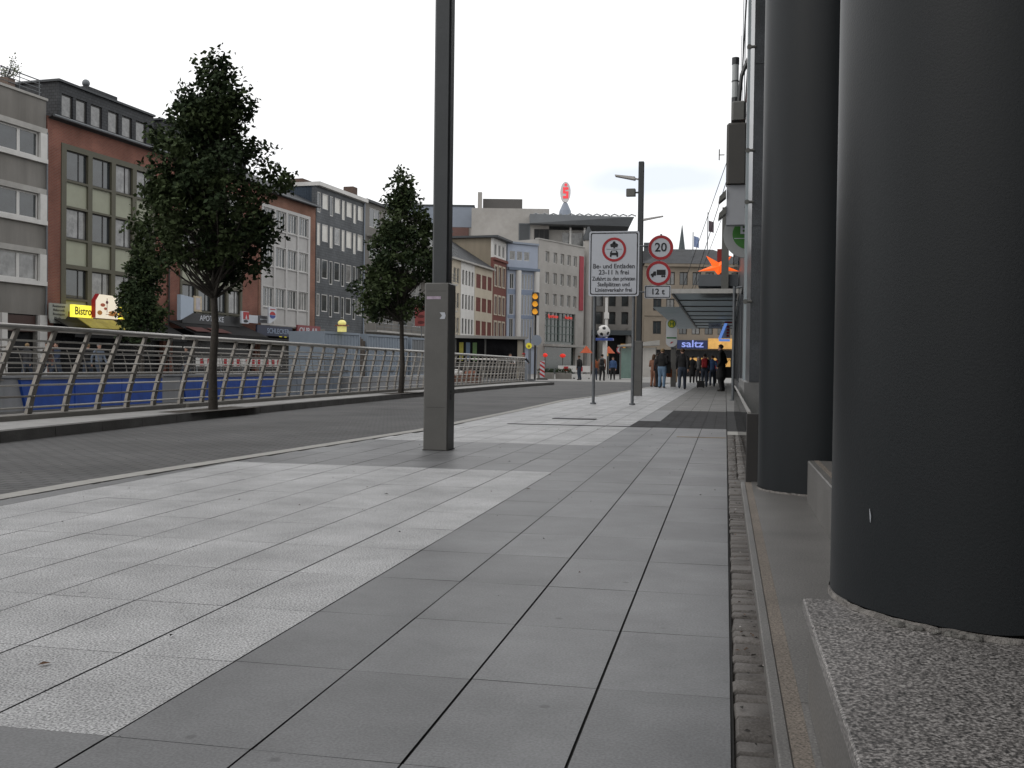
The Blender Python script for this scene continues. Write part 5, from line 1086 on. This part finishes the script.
# --- construction containers behind the underpass
cont_m = mat('container_blue_grey', (.24, .28, .33), .6, .1, 1.0, stain=.35)
def container(A, B, z, h, label, m_, hat=None):
    d = (B[0]-A[0], B[1]-A[1]); L_ = math.hypot(*d); t = thing('site_container', label, 'container', (A[0], A[1], z), math.atan2(d[1], d[0]), 'construction containers by the underpass')
    m = MB(); m.box(0.1, L_-.1, .04, 2.4, .1, h-.1)
    k = .16
    while k < L_-.2:
        i = len(m.v); m.prism([(k, .04), (k+.05, -.0), (k+.17, -.0), (k+.22, .04)], 'z', .16, h-.18); k += .34
    m.build('ribbed_wall', m_, t)
    m = MB(); m.box(0, .12, -.02, 2.44, 0, h); m.box(L_-.12, L_, -.02, 2.44, 0, h); m.box(.12, L_-.12, -.02, .1, 0, .15); m.box(.12, L_-.12, -.02, .1, h-.14, h); m.box(.12, L_-.12, .1, 2.44, h-.03, h-.002); m.build('frame', cont_m, t)
    MB().box(L_*.55, L_*.55+.45, -.035, -.021, .3, .4).build('vent', dark_frame, t)
    return t
c1 = container((-22.75, 56.4), (-21.95, 60.2), .15, 2.66, 'left pale blue grey ribbed site container under the amber lamp', cont_m)
c2_ = container((-21.8, 61.1), (-20.8, 66.3), .15, 2.66, 'middle pale blue grey ribbed site container left of the second tree trunk', cont_m)
c3 = container((-20.7, 66.7), (-19.3, 72.4), .15, 2.62, 'darker grey ribbed site container right of the second tree trunk', mat('container_dull_grey', (.19, .20, .21), .7, .12, 1, stain=.4))
t = thing('board_stack', 'rusty boards wedged between the two pale containers', 'boards', (-21.95, 60.35, .15), math.atan2(6, 1)); 
for k in range(3): MB().bbox(.02+k*.26, .24+k*.26, .1, .3, 0, 2.45-.12*k, .01).build('board', mat('weathered_board', (.12, .10, .085), .85, .3, 3), t)
t = thing('warning_lamp', 'yellow amber warning lamp standing on the left pale container', 'lamp', (-22.25, 57.95, 2.82))
m = MB(); m.tube([(0, 0, 0), (0, 0, .32)], [.27, .27], 14); m.build('base', mat('pale_yellow_lamp', (.6, .55, .2), .5, .1, 4, emit=(1, .9, .3), es=.35), t); MB().tube([(0, 0, .34), (0, 0, .4)], [.42, .4], 14).build('rim', solid('dark_amber_rim', (.2, .06, .02)), t); MB().sphere((0, 0, .52), .25, 14, 8, 1, 1, .75).build('globe', mat('pale_yellow_lamp', (0, 0, 0)), t); MB().tube([(0, 0, .68), (0, 0, .82)], .05, 8).build('knob', dark_frame, t)
t = thing('banner', 'upright red banner with dark writing on the balcony block right of the second tree', 'banner', (-24.9, 83.0, Z)); MB().box(-.03, .03, .1, .16, 0, 4.2).build('pole', pole_m, t); MB().bbox(-.55, .55, -.02, .03, 4.2, 5.9, .005).build('cloth', mat('faded_red_cloth', (.28, .07, .065), .8, .15, 2), t)
for k in range(3): text('lettering', ('A', 'B', 'C')[k], .4, sign_b, t, (0, -.027, 5.5-.5*k)) if False else MB().disc(0, 5.5-k*.5, .14, -.028, -.021, 10, .3).build('dark_mark', solid('dark_red_mark', (.1, .02, .02)), t)
# --- glass kiosk
d_ = (-12.05+15.75, 61.9-59.6); t = thing('glass_kiosk', 'long dark glass kiosk with flat roof at the far end of the underpass', 'kiosk', (-15.75, 59.6, .0), math.atan2(d_[1], d_[0])); L_ = math.hypot(*d_)
MB().box(-.1, L_+.1, -.3, 2.3, 2.55, 2.72).build('roof', conc_l, t); MB().box(.02, L_-.02, .02, 2.0, .1, 2.545).build('glass_walls', glass_s, t)
for k in (0, .43, 1): MB().box(k*L_-.05, k*L_+.05, -.04, .06, 0, 2.549).build('post', metal, t)
MB().box(0.06, L_*.43-.06, -.03, .015, .95, 1.02).build('glazing_bar', metal, t); MB().box(L_-.42, L_-.08, -.05, .0, .1, 2.5).build('pale_panel', cream_wall, t)
for k in range(3): MB().box(.25+k*.42, .5+k*.42, -.005, .018, 1.2, 2.3).build('poster', mat(('dull_yellow_poster', 'blue_poster', 'green_poster')[k], ((.3, .27, .05), (.12, .16, .22), (.12, .2, .08))[k], .5, .3, 3), t)
t = thing('goods_heap', 'low heap of brown and white goods behind the far railing', 'goods', (-14.2, 55.6, .1))
MB().bbox(-.9, .9, -.5, .5, -.13, .25, .03).build('box', solid('brown_box', (.12, .06, .04), .8), t); MB().sphere((-.4, 0, .4), .3, 12, 7, 1.2, 1, .7).build('white_bundle', white_wall, t); MB().sphere((.4, 0, .38), .3, 12, 7, 1.2, 1, .7).build('brown_bundle', solid('rust_bundle', (.2, .08, .05), .8), t)
MB().box(-12.2, PX1-.0, 54.6, 58, -.2, -.035) if False else None
# red and white barriers before the shops
for k in range(4):
    x = -24.6+.15*k; y = 46.2+k*2.1; t = thing('barrier_board', ('first', 'second', 'third', 'last')[k]+' from the left of four white barriers with red fields in front of the shops', 'barrier', (x, y, Z), PI/2-.1); MB().box(-.95, .95, -.03, .03, .75, 1.15).build('board', white_wall, t); MB().box(-.95, .95, -.03, .03, .25, .5).build('lower_board', white_wall, t)
    for q in (-.55, .05, .6): MB().box(q-.13, q+.13, -.037, -.031, .78, 1.12).build('red_field', sign_r, t)
    for q in (-.8, .8): MB().box(q-.03, q+.03, .031, .08, 0, 1.2).build('upright', pole_m, t)
# suitcase
t = thing('suitcase', 'small black suitcase standing on the pavement left of the people in the distance', 'suitcase', (-1.15, 50.1, 0)); MB().bbox(-.18, .18, -.11, .11, .03, .34, .03).build('body', solid('black_nylon', (.015, .015, .016), .8), t); m = MB(); m.tube([(-.07, 0, .34), (-.06, 0, .4), (.06, 0, .4), (.07, 0, .34)], .012, 6); m.build('handle', dark_frame, t)
for q in (-.14, .14): MB().tube([(q, -.1, .03), (q, .1, .03)], .03, 8).build('wheel', dark_frame, t)

# ================================================================== TREES
def tree(name, label, base, outline, trunk_h, r0, nclump, nleaf, leaf, rc_, seed, mats_, top, group=None):
    rnd = random.Random(seed); t = thing(name, label, 'tree', base, 0, group)
    zmax = max(z for l_, z, r_ in outline); zmin = min(z for l_, z, r_ in outline)
    def lim(z):
        for (a, z0, c), (a2, z1, c2_) in zip(outline, outline[1:]):
            if z0 <= z <= z1: q = (z-z0)/(z1-z0); return a+(a2-a)*q, c+(c2_-c)*q
        return 0, 0
    m = MB(); tp = []
    for k in range(9):
        s_ = k/8; tp.append(((rnd.gauss(0, .02) if k else 0)+s_*top[0], rnd.gauss(0, .02) if k else 0, s_*(zmax-.25)))
    m.tube(tp, [r0*1.18, r0]+[r0*(1-.115*k) for k in range(1, 8)], 10)
    def trunk_at(z):
        s_ = min(max(z/(zmax-.25), 0), 1)*8; k = min(int(s_), 7); return Vector(tp[k]).lerp(Vector(tp[k+1]), s_-k)
    cl = []
    tries = 0
    while len(cl) < nclump and tries < 9000:
        tries += 1
        z = rnd.uniform(zmin, zmax); a, c = lim(z); wd = (c-a)/2; mid = (a+c)/2
        ang = rnd.uniform(0, 2*PI); rr = wd*math.sqrt(rnd.random()); x = mid+rr*math.cos(ang); yq = rr*math.sin(ang)
        if rnd.random() > (.35+.65*wd/1.4): continue
        if rr < .45*wd and rnd.random() < .4: continue
        p = Vector((x, yq, z))
        if any((p-q).length < rc_*.62 for q in cl): continue
        cl.append(p)
    for p in cl:
        r_ = math.hypot(p.x, p.y); s0 = trunk_at(max(trunk_h-.15, p.z-.25-r_*.75)); md = s0.lerp(p, .5)+Vector((rnd.gauss(0, .05), rnd.gauss(0, .05), -.04))
        m.tube([s0, md, p], [.018+.012*r_, .013, .005], 5)
    m.build('trunk', bark, t, smooth=60)
    m = MB()
    for p in cl:
        sc = rc_*rnd.uniform(.75, 1.2); m.cm = 0 if rnd.random() < .62 else 1; nb = int(nleaf*rnd.uniform(.7, 1.25))
        for k in range(nb):
            d = Vector((rnd.gauss(0, 1), rnd.gauss(0, 1), rnd.gauss(0, .85))); d = d.normalized()*sc*(rnd.random()**.42)*1.05
            leaf_quad(m, p+d, leaf*rnd.uniform(.7, 1.25), rnd)
        for k in range(5):   # loose sprays that break the outline
            d = Vector((rnd.gauss(0, 1), rnd.gauss(0, 1), rnd.gauss(.3, .8))).normalized()
            for q in range(6): leaf_quad(m, p+d*sc*(1.0+q*.07)+Vector((rnd.gauss(0, .03),)*3), leaf*.85, rnd)
    m.build('crown', mats_, t)
    return t
# outline: (left, height, right) metres from the trunk axis
o1 = [(-.7, 2.3, .45), (-1.0, 2.5, .75), (-1.15, 2.75, .9), (-1.3, 3.2, 1.0), (-1.15, 3.6, 1.12), (-1.0, 4.0, 1.22), (-1.0, 4.35, .85), (-1.05, 4.7, .45), (-.8, 5.0, .6), (-.5, 5.35, .5), (-.3, 5.6, .3), (-.12, 5.9, .12)]
tree('street_tree', 'nearest tall street tree with dark dense crown on the far pavement', (-8.60, 16.35, .10), o1, 2.05, .07, 165, 92, .094, .235, 11, [leafm, leaf2], (.05, 0), 'street trees along the railing')
o2 = [(-.9, 2.2, .65), (-1.3, 2.6, 1.0), (-1.45, 3.05, 1.12), (-1.15, 3.6, 1.15), (-1.0, 4.2, 1.02), (-.75, 4.7, .88), (-.5, 5.2, .65), (-.3, 5.6, .25), (-.2, 6.0, .15), (-.08, 6.4, .06)]
tree('street_tree', 'second slimmer street tree just left of the light column', (-9.15, 28.55, .10), o2, 2.2, .07, 125, 66, .115, .25, 23, [leafm, leaf2], (.03, 0), 'street trees along the railing')
o3 = [(-.7, 1.7, .6), (-.9, 2.3, .85), (-.85, 3.2, .8), (-.7, 4.2, .65), (-.45, 5.2, .4), (-.2, 5.9, .2), (-.05, 6.5, .05)]
tree('street_tree', 'third tree with low dark crown across the underpass in front of the bistro', (-23.3, 38.3, Z), o3, 1.5, .08, 90, 60, .16, .28, 31, [leaf2, leafm], (.0, 0), 'street trees along the railing')

# ================================================================== PEOPLE
SKIN = mat('skin', (.38, .22, .16), .6, .08, 6)
def cloth(n_, c): return mat('cloth_'+n_, c, .85, .18, 9, .3, 25)
BLK = cloth('black', (.012, .012, .013)); DGR = cloth('charcoal', (.03, .03, .033)); JEAN = cloth('denim', (.13, .20, .29)); DJ = cloth('dark_denim', (.03, .04, .06)); BRN = cloth('brown', (.20, .095, .06)); RED = cloth('red', (.28, .02, .025)); ORG = cloth('rust', (.25, .07, .025)); BLU = cloth('blue', (.04, .08, .18)); LBL = cloth('pale_blue', (.25, .36, .5)); WHT = cloth('white', (.5, .5, .5)); GRY = cloth('grey', (.12, .12, .12)); BEI = cloth('beige', (.3, .2, .12)); SHOE = cloth('shoe', (.02, .018, .016))
H_D = cloth('dark_hair', (.018, .013, .010)); H_B = cloth('brown_hair', (.07, .04, .022)); H_G = cloth('grey_hair', (.22, .21, .2)); H_F = cloth('fair_hair', (.22, .15, .08))
def person(label, x, y, h, face, top, legs, hair, pose='stand', coat=0., z=0., skirtm=None, long_hair=False, shirt=None, sleeve=None, cap=None, bulk=1.0, seed=0):
    rnd = random.Random(seed); k = h/1.75; t = thing('person', label, 'person', (x, y, z), face)     # local +y is where the figure looks
    segs = []   # (a, b, ra, rb, flat, material index)
    mats_ = [top, legs, SKIN, SHOE, sleeve or top, shirt or top]
    def seg(a, b, ra, rb, mi, fl=1.0): segs.append((Vector(a), Vector(b), ra, rb, fl, mi))
    lean = .0; step = 0.0
    hipz = .92
    if pose == 'walk': step = .26
    if pose == 'lean': lean = .34
    sp = lambda z_: Vector((0, lean*max(0, (z_-hipz))/.55, z_))
    sh_ = sp(1.40-(.07 if lean else 0)); nk = sp(1.47-(.08 if lean else 0)); hd = nk+Vector((0, .045, .13))
    # torso
    seg((0, 0, .88), sp(1.08), .155*bulk, .150*bulk, 1 if coat == 0 else 0, .72); seg(sp(1.06), sp(1.27), .150*bulk, .172*bulk, 0, .66); seg(sp(1.27), sh_, .172*bulk, .135*bulk, 0, .62)
    seg(sh_+Vector((-.13, 0, -.015)), sh_+Vector((.13, 0, -.015)), .068, .068, 0); seg(nk-Vector((0, .0, .05)), nk+Vector((0, .02, .07)), .058, .052, 2)
    if shirt: seg(sp(1.05)+Vector((0, .075, 0)), sp(1.36)+Vector((0, .075, 0)), .062, .055, 5)
    if coat: seg((0, 0, .95), (0, 0, coat), .165*bulk, .19*bulk, 0, .75)
    else: seg(sp(.98), sp(1.1), .158*bulk, .155*bulk, 0, .72)
    # head with nose, chin, ears
    seg(hd+Vector((0, .0, -.045)), hd+Vector((0, -.012, .035)), .070, .082, 2); seg(hd+Vector((0, .03, -.085)), hd+Vector((0, .035, -.06)), .04, .045, 2); seg(hd+Vector((0, .082, -.012)), hd+Vector((0, .095, -.035)), .011, .016, 2)
    for s_ in (-1, 1): seg(hd+Vector((s_*.076, -.01, -.02)), hd+Vector((s_*.080, -.015, .015)), .017, .018, 2)
    hands = []
    for s_ in (-1, 1):
        st = step*s_
        hip = Vector((s_*.088, 0, .87)); kn = Vector((s_*.098, st*.55+(.05 if step else .02), .49)); an = Vector((s_*.10, st*1.0-(.0 if st > 0 else .06), .085+(.05 if st < 0 else 0)))
        if pose == 'contra' and s_ > 0: kn += Vector((.03, .06, 0)); an += Vector((.05, .02, 0))
        seg(hip, kn, .102*bulk, .078, 1); seg(kn, an, .076, .062, 1); seg(an+Vector((0, -.02, -.035)), an+Vector((s_*.012, .135, -.048)), .045, .036, 3)
        shd = sh_+Vector((s_*.185, 0, -.03))
        if pose in ('stand', 'contra'): el = shd+Vector((s_*.055, -.035, -.28)); wr = el+Vector((-s_*.015, .07, -.24)); hn = wr+Vector((-s_*.005, .03, -.085))
        elif pose == 'pockets': el = shd+Vector((s_*.11, -.08, -.26)); wr = el+Vector((-s_*.085, .13, -.19)); hn = wr+Vector((-s_*.03, .02, -.06))
        elif pose == 'hold': el = shd+Vector((s_*.05, -.02, -.27)); wr = el+Vector((-s_*.09, .2, .03)); hn = wr+Vector((-s_*.05, .06, .02))
        elif pose == 'walk': el = shd+Vector((s_*.06, -st*.35-.05, -.27)); wr = el+Vector((0, -st*.35+.09, -.22)); hn = wr+Vector((0, .03-st*.1, -.08))
        else: el = shd+Vector((s_*.09, .16, -.2)); wr = el+Vector((-s_*.13, .17, -.06)); hn = wr+Vector((-s_*.05, .06, -.01))
        seg(shd, el, .066*bulk, .05, 4); seg(el, wr, .05, .036, 4); seg(wr, hn, .031, .036, 2); hands.append((wr, hn, s_))
    src = MB()
    for a, b, ra, rb, fl, mi in segs:
        d = (b-a); L_ = d.length; d.normalize(); pr = []; n_ = 5
        prof = [(a-d*ra*.75, ra*.55), (a-d*ra*.3, ra*.92), (a, ra), (a.lerp(b, .5), (ra+rb)/2), (b, rb), (b+d*rb*.3, rb*.92), (b+d*rb*.75, rb*.55)]
        if fl == 1.0: src.tube([p for p, r in prof], [r for p, r in prof], 12)
        else: src.tube([p for p, r in prof], [(r*fl, r) for p, r in prof], 16)
    # torso tubes run upwards: first axis of a vertical tube is world x or y, so flatten by hand below
    me = src.mesh('tmp', [top]); tmp = bpy.data.objects.new('tmp', me); COL.objects.link(tmp)
    rm_ = tmp.modifiers.new('r', 'REMESH'); rm_.mode = 'VOXEL'; rm_.voxel_size = .017; rm_.use_smooth_shade = True
    sm_ = tmp.modifiers.new('s', 'SMOOTH'); sm_.iterations = 3; sm_.factor = .5
    dg = bpy.context.evaluated_depsgraph_get(); body = bpy.data.meshes.new_from_object(tmp.evaluated_get(dg)); bpy.data.objects.remove(tmp)
    bm = bmesh.new(); bm.from_mesh(body)
    for f in bm.faces:
        c = f.calc_center_median(); best = 9
        for a, b, ra, rb, fl, mi in segs:
            ab = b-a; q = max(0, min(1, (c-a).dot(ab)/ab.length_squared)); dd = (c-(a+ab*q)).length-(ra+(rb-ra)*q)*(1 if fl == 1 else .85)
            if mi == 2 and fl == 1: dd += .004
            if dd < best: best = dd; f.material_index = mi
        f.smooth = True
    # fingers and thumb, rooted in the palm
    def finger(pts, r):
        for a_, b_ in zip(pts, pts[1:]):
            pass
        fm = MB(); fm.tube(pts, [r, r, r*.8, r*.6], 6); vs = [bm.verts.new(v) for v in fm.v]
        for f in fm.f:
            try: nf = bm.faces.new([vs[i] for i in f]); nf.material_index = 2; nf.smooth = True
            except ValueError: pass
    for wr, hn, s_ in hands:
        d = (hn-wr).normalized(); side = Vector((0, 1, 0)) if abs(d.z) > .6 else Vector((s_*-1, 0, 0)) ; side = (side-d*side.dot(d)).normalized(); inn = d.cross(side)*(-s_ if abs(d.z) > .6 else 1); inn.normalize()
        for j, ln in enumerate((.072, .080, .075, .058)):
            r0 = hn+side*(.024-.016*j); finger([r0, r0+d*ln*.45+inn*.004, r0+d*ln*.78+inn*.016, r0+d*ln+inn*.032], .0085)
        r0 = wr.lerp(hn, .5)+side*.028; finger([r0, r0+side*.02+d*.025, r0+side*.024+d*.05+inn*.01, r0+side*.018+d*.068+inn*.02], .0095)
    body.materials.clear()
    for q in mats_: body.materials.append(q)
    bm.to_mesh(body); bm.free()
    o = link('body', body, t); o.scale = (k, k, k)
    # hair
    m = MB(); m.sphere(hd+Vector((0, -.018, .045)), .098, 16, 10, .93, 1.02, .92)
    v2 = []
    for v in m.v:
        v = Vector(v)
        if v.y > hd.y+.045 and v.z < hd.z+.045: v.y = hd.y+.03; 
        if v.z < hd.z-.04 and not long_hair: v.z = hd.z-.04
        v2.append(tuple(v+Vector((rnd.gauss(0, .003),)*3)))
    m.v = v2
    if long_hair: m.tube([hd+Vector((0, -.05, .03)), hd+Vector((0, -.075, -.1)), hd+Vector((0, -.075, -.21))], [.09, .085, .05], 10)
    o = m.build('hair', hair, t, smooth=True); o.scale = (k, k, k)
    if cap:
        m = MB(); m.sphere(hd+Vector((0, -.012, .055)), .105, 16, 10, .95, 1.03, .8); m.v = [(a, b, max(c, hd.z+.05)) for a, b, c in m.v]; m.prism([(-.07, hd.y+.07), (.07, hd.y+.07), (.05, hd.y+.17), (-.05, hd.y+.17)], 'z', hd.z+.05, hd.z+.062); o = m.build('cap', cap, t, smooth=40); o.scale = (k, k, k)
    m = MB()
    for s_ in (-1, 1): m.sphere(hd+Vector((s_*.03, .074, .008)), .0085, 8, 6)
    o = m.build('eyes', SHOE, t); o.scale = (k, k, k)
    return t
def backpack(label, x, y, z, face, m_, s_=1.0):
    t = thing('backpack', label, 'backpack', (x, y, z), face); m = MB(); m.bbox(-.15*s_, .15*s_, -.1, .08, 0, .44*s_, .05); m.bbox(-.11*s_, .11*s_, -.15, -.1, .04, .24*s_, .02); m.build('bag', m_, t, smooth=40)
    for q in (-.1, .1): MB().tube([(q, .08, .42*s_), (q, .12, .46*s_), (q, .15, .40*s_)], .016, 6).build('strap', m_, t)
def bag(label, x, y, z, face, m_, wd=.3, hh=.3):
    t = thing('shoulder_bag', label, 'bag', (x, y, z), face); MB().bbox(-wd/2, wd/2, -.06, .06, 0, hh, .03).build('bag', m_, t, smooth=40); MB().tube([(-wd/2+.03, 0, hh-.01), (0, 0, hh+.32), (wd/2-.03, 0, hh-.01)], .012, 6).build('strap', m_, t)
AW, TO = 0.0, PI
person('tall man in long black coat standing by the canopy post on the right', -.17, 42.6, 1.92, 1.2, BLK, BLK, H_D, 'pockets', coat=.55, bulk=1.22, seed=1)
bag('large black bag at the side of the man in the long black coat', .14, 42.7, .55, .3, BLK, .42, .45)
person('man in black top and dark jeans walking away in the middle of the pavement', -1.83, 45.3, 1.80, AW, BLK, DJ, H_B, 'walk', bulk=1.05, seed=2)
person('woman in brown trousers with red bag left of the man in pale jeans', -3.42, 50.6, 1.60, -.5, BRN, BRN, H_B, 'hold', long_hair=True, seed=3)
bag('red shoulder bag of the woman in brown trousers', -3.2, 50.55, .78, -.2, RED, .34, .34)
person('broad man in black jacket and blue jeans standing by the bus stop pillar', -2.86, 48.1, 1.84, -.25, BLK, JEAN, H_F, 'hold', bulk=1.18, sleeve=BLK, seed=4)
bag('black bag hanging beside the man in blue jeans', -2.62, 48.15, .68, .3, BLK, .3, .55)
bag('rust coloured bag low behind the man in blue jeans', -2.55, 48.5, .5, .6, ORG, .26, .36)
person('person in dark clothes half hidden behind the man in blue jeans', -3.1, 49.4, 1.66, .5, DGR, BLK, H_D, 'stand', seed=5)
person('person in dark jacket with red backpack walking away under the canopy', -1.02, 52.4, 1.68, AW, DGR, DJ, H_D, 'stand', seed=6); backpack('small red backpack on the back of the walker under the canopy', -1.02, 52.27, .98, AW, RED)
person('person in blue jacket and jeans next to the walker with red backpack', -.66, 53.8, 1.62, AW, BLU, DJ, H_B, 'walk', seed=7)
person('person in beige trousers far away under the canopy', -2.75, 62, 1.74, AW, DGR, BEI, H_D, 'walk', seed=8)
person('person in dark coat far away right of the one in beige trousers', -2.05, 66, 1.75, AW, BLK, BLK, H_D, 'stand', coat=.6, seed=9)
person('person in pale jacket far away left of the red backpack', -1.75, 69, 1.7, TO, GRY, DGR, H_G, 'walk', seed=10)
person('person in white top and dark trousers farthest away under the canopy', -1.3, 74, 1.7, TO, WHT, DGR, H_B, 'stand', seed=20)
person('person in dark red top far away behind the man in black coat', -.5, 66, 1.72, AW, RED, BLK, H_D, 'stand', seed=21)
person('man in black jacket and jeans standing alone in front of the bank', -10.12, 72.6, 1.76, 1.0, BLK, DJ, H_B, 'stand', seed=11)
person('person in rust orange jacket partly behind the sign post', -9.05, 73.0, 1.62, .3, ORG, DJ, H_D, 'stand', bulk=1.1, seed=12)
person('man in pale striped top and dark trousers with dark backpack under the football', -8.27, 70.5, 1.84, -.2, GRY, BLK, H_D, 'contra', sleeve=BRN, seed=13); backpack('dark backpack of the man under the football', -8.25, 70.36, 1.08, -.2, BLK, .9)
person('person in open blue jacket and pale blue shirt walking toward the camera', -8.06, 75.6, 1.70, TO, BLU, BLK, H_B, 'contra', shirt=LBL, bulk=1.12, seed=14)
person('person in olive top sitting at the edge of the bus shelter glass', -6.9, 80.5, 1.6, PI/2, cloth('olive', (.07, .065, .04)), BLK, H_D, 'stand', seed=15) if False else person('person in olive top standing at the edge of the bus shelter glass', -6.85, 80.5, 1.6, PI/2, cloth('olive', (.07, .065, .04)), BLK, H_D, 'stand', seed=15)
person('person in white sleeved dark top leaning on the railing by the kiosk', -12.45, 59.15, 1.72, -2.5, DJ, BLK, H_D, 'lean', sleeve=WHT, z=.05, seed=16)
person('person in black with a red cap leaning on the railing by the kiosk', -11.35, 57.6, 1.72, -2.5, BLK, BLK, H_D, 'lean', cap=RED, z=.05, seed=17)
for x, y, h_, c_, hr, lb, f_ in ((-28.4, 38.0, 1.66, DGR, H_F, 'fair haired passer-by in dark clothes in front of the concrete block', .1), (-28.0, 38.8, 1.72, cloth('dark_brown', (.05, .03, .022)), H_D, 'passer-by in dark brown jacket in front of the concrete block', 3.1), (-27.2, 38.3, 1.74, cloth('navy', (.02, .03, .06)), H_D, 'dark haired passer-by in navy jacket near the corner of the red house', 2.6), (-26.6, 39.5, 1.7, BLK, H_F, 'passer-by in black with fair hair at the corner of the red house', .2), (-25.8, 39.1, 1.70, cloth('dusty_blue', (.14, .17, .22)), H_G, 'grey haired passer-by in dusty blue top in front of the bistro', -2.0), (-26.5, 47.6, 1.72, DGR, H_D, 'passer-by in charcoal clothes in front of the pharmacy', 2.8)):
    person(lb, x, y, h_, f_, c_, DJ, hr, 'walk', z=Z, seed=int(x*-7))
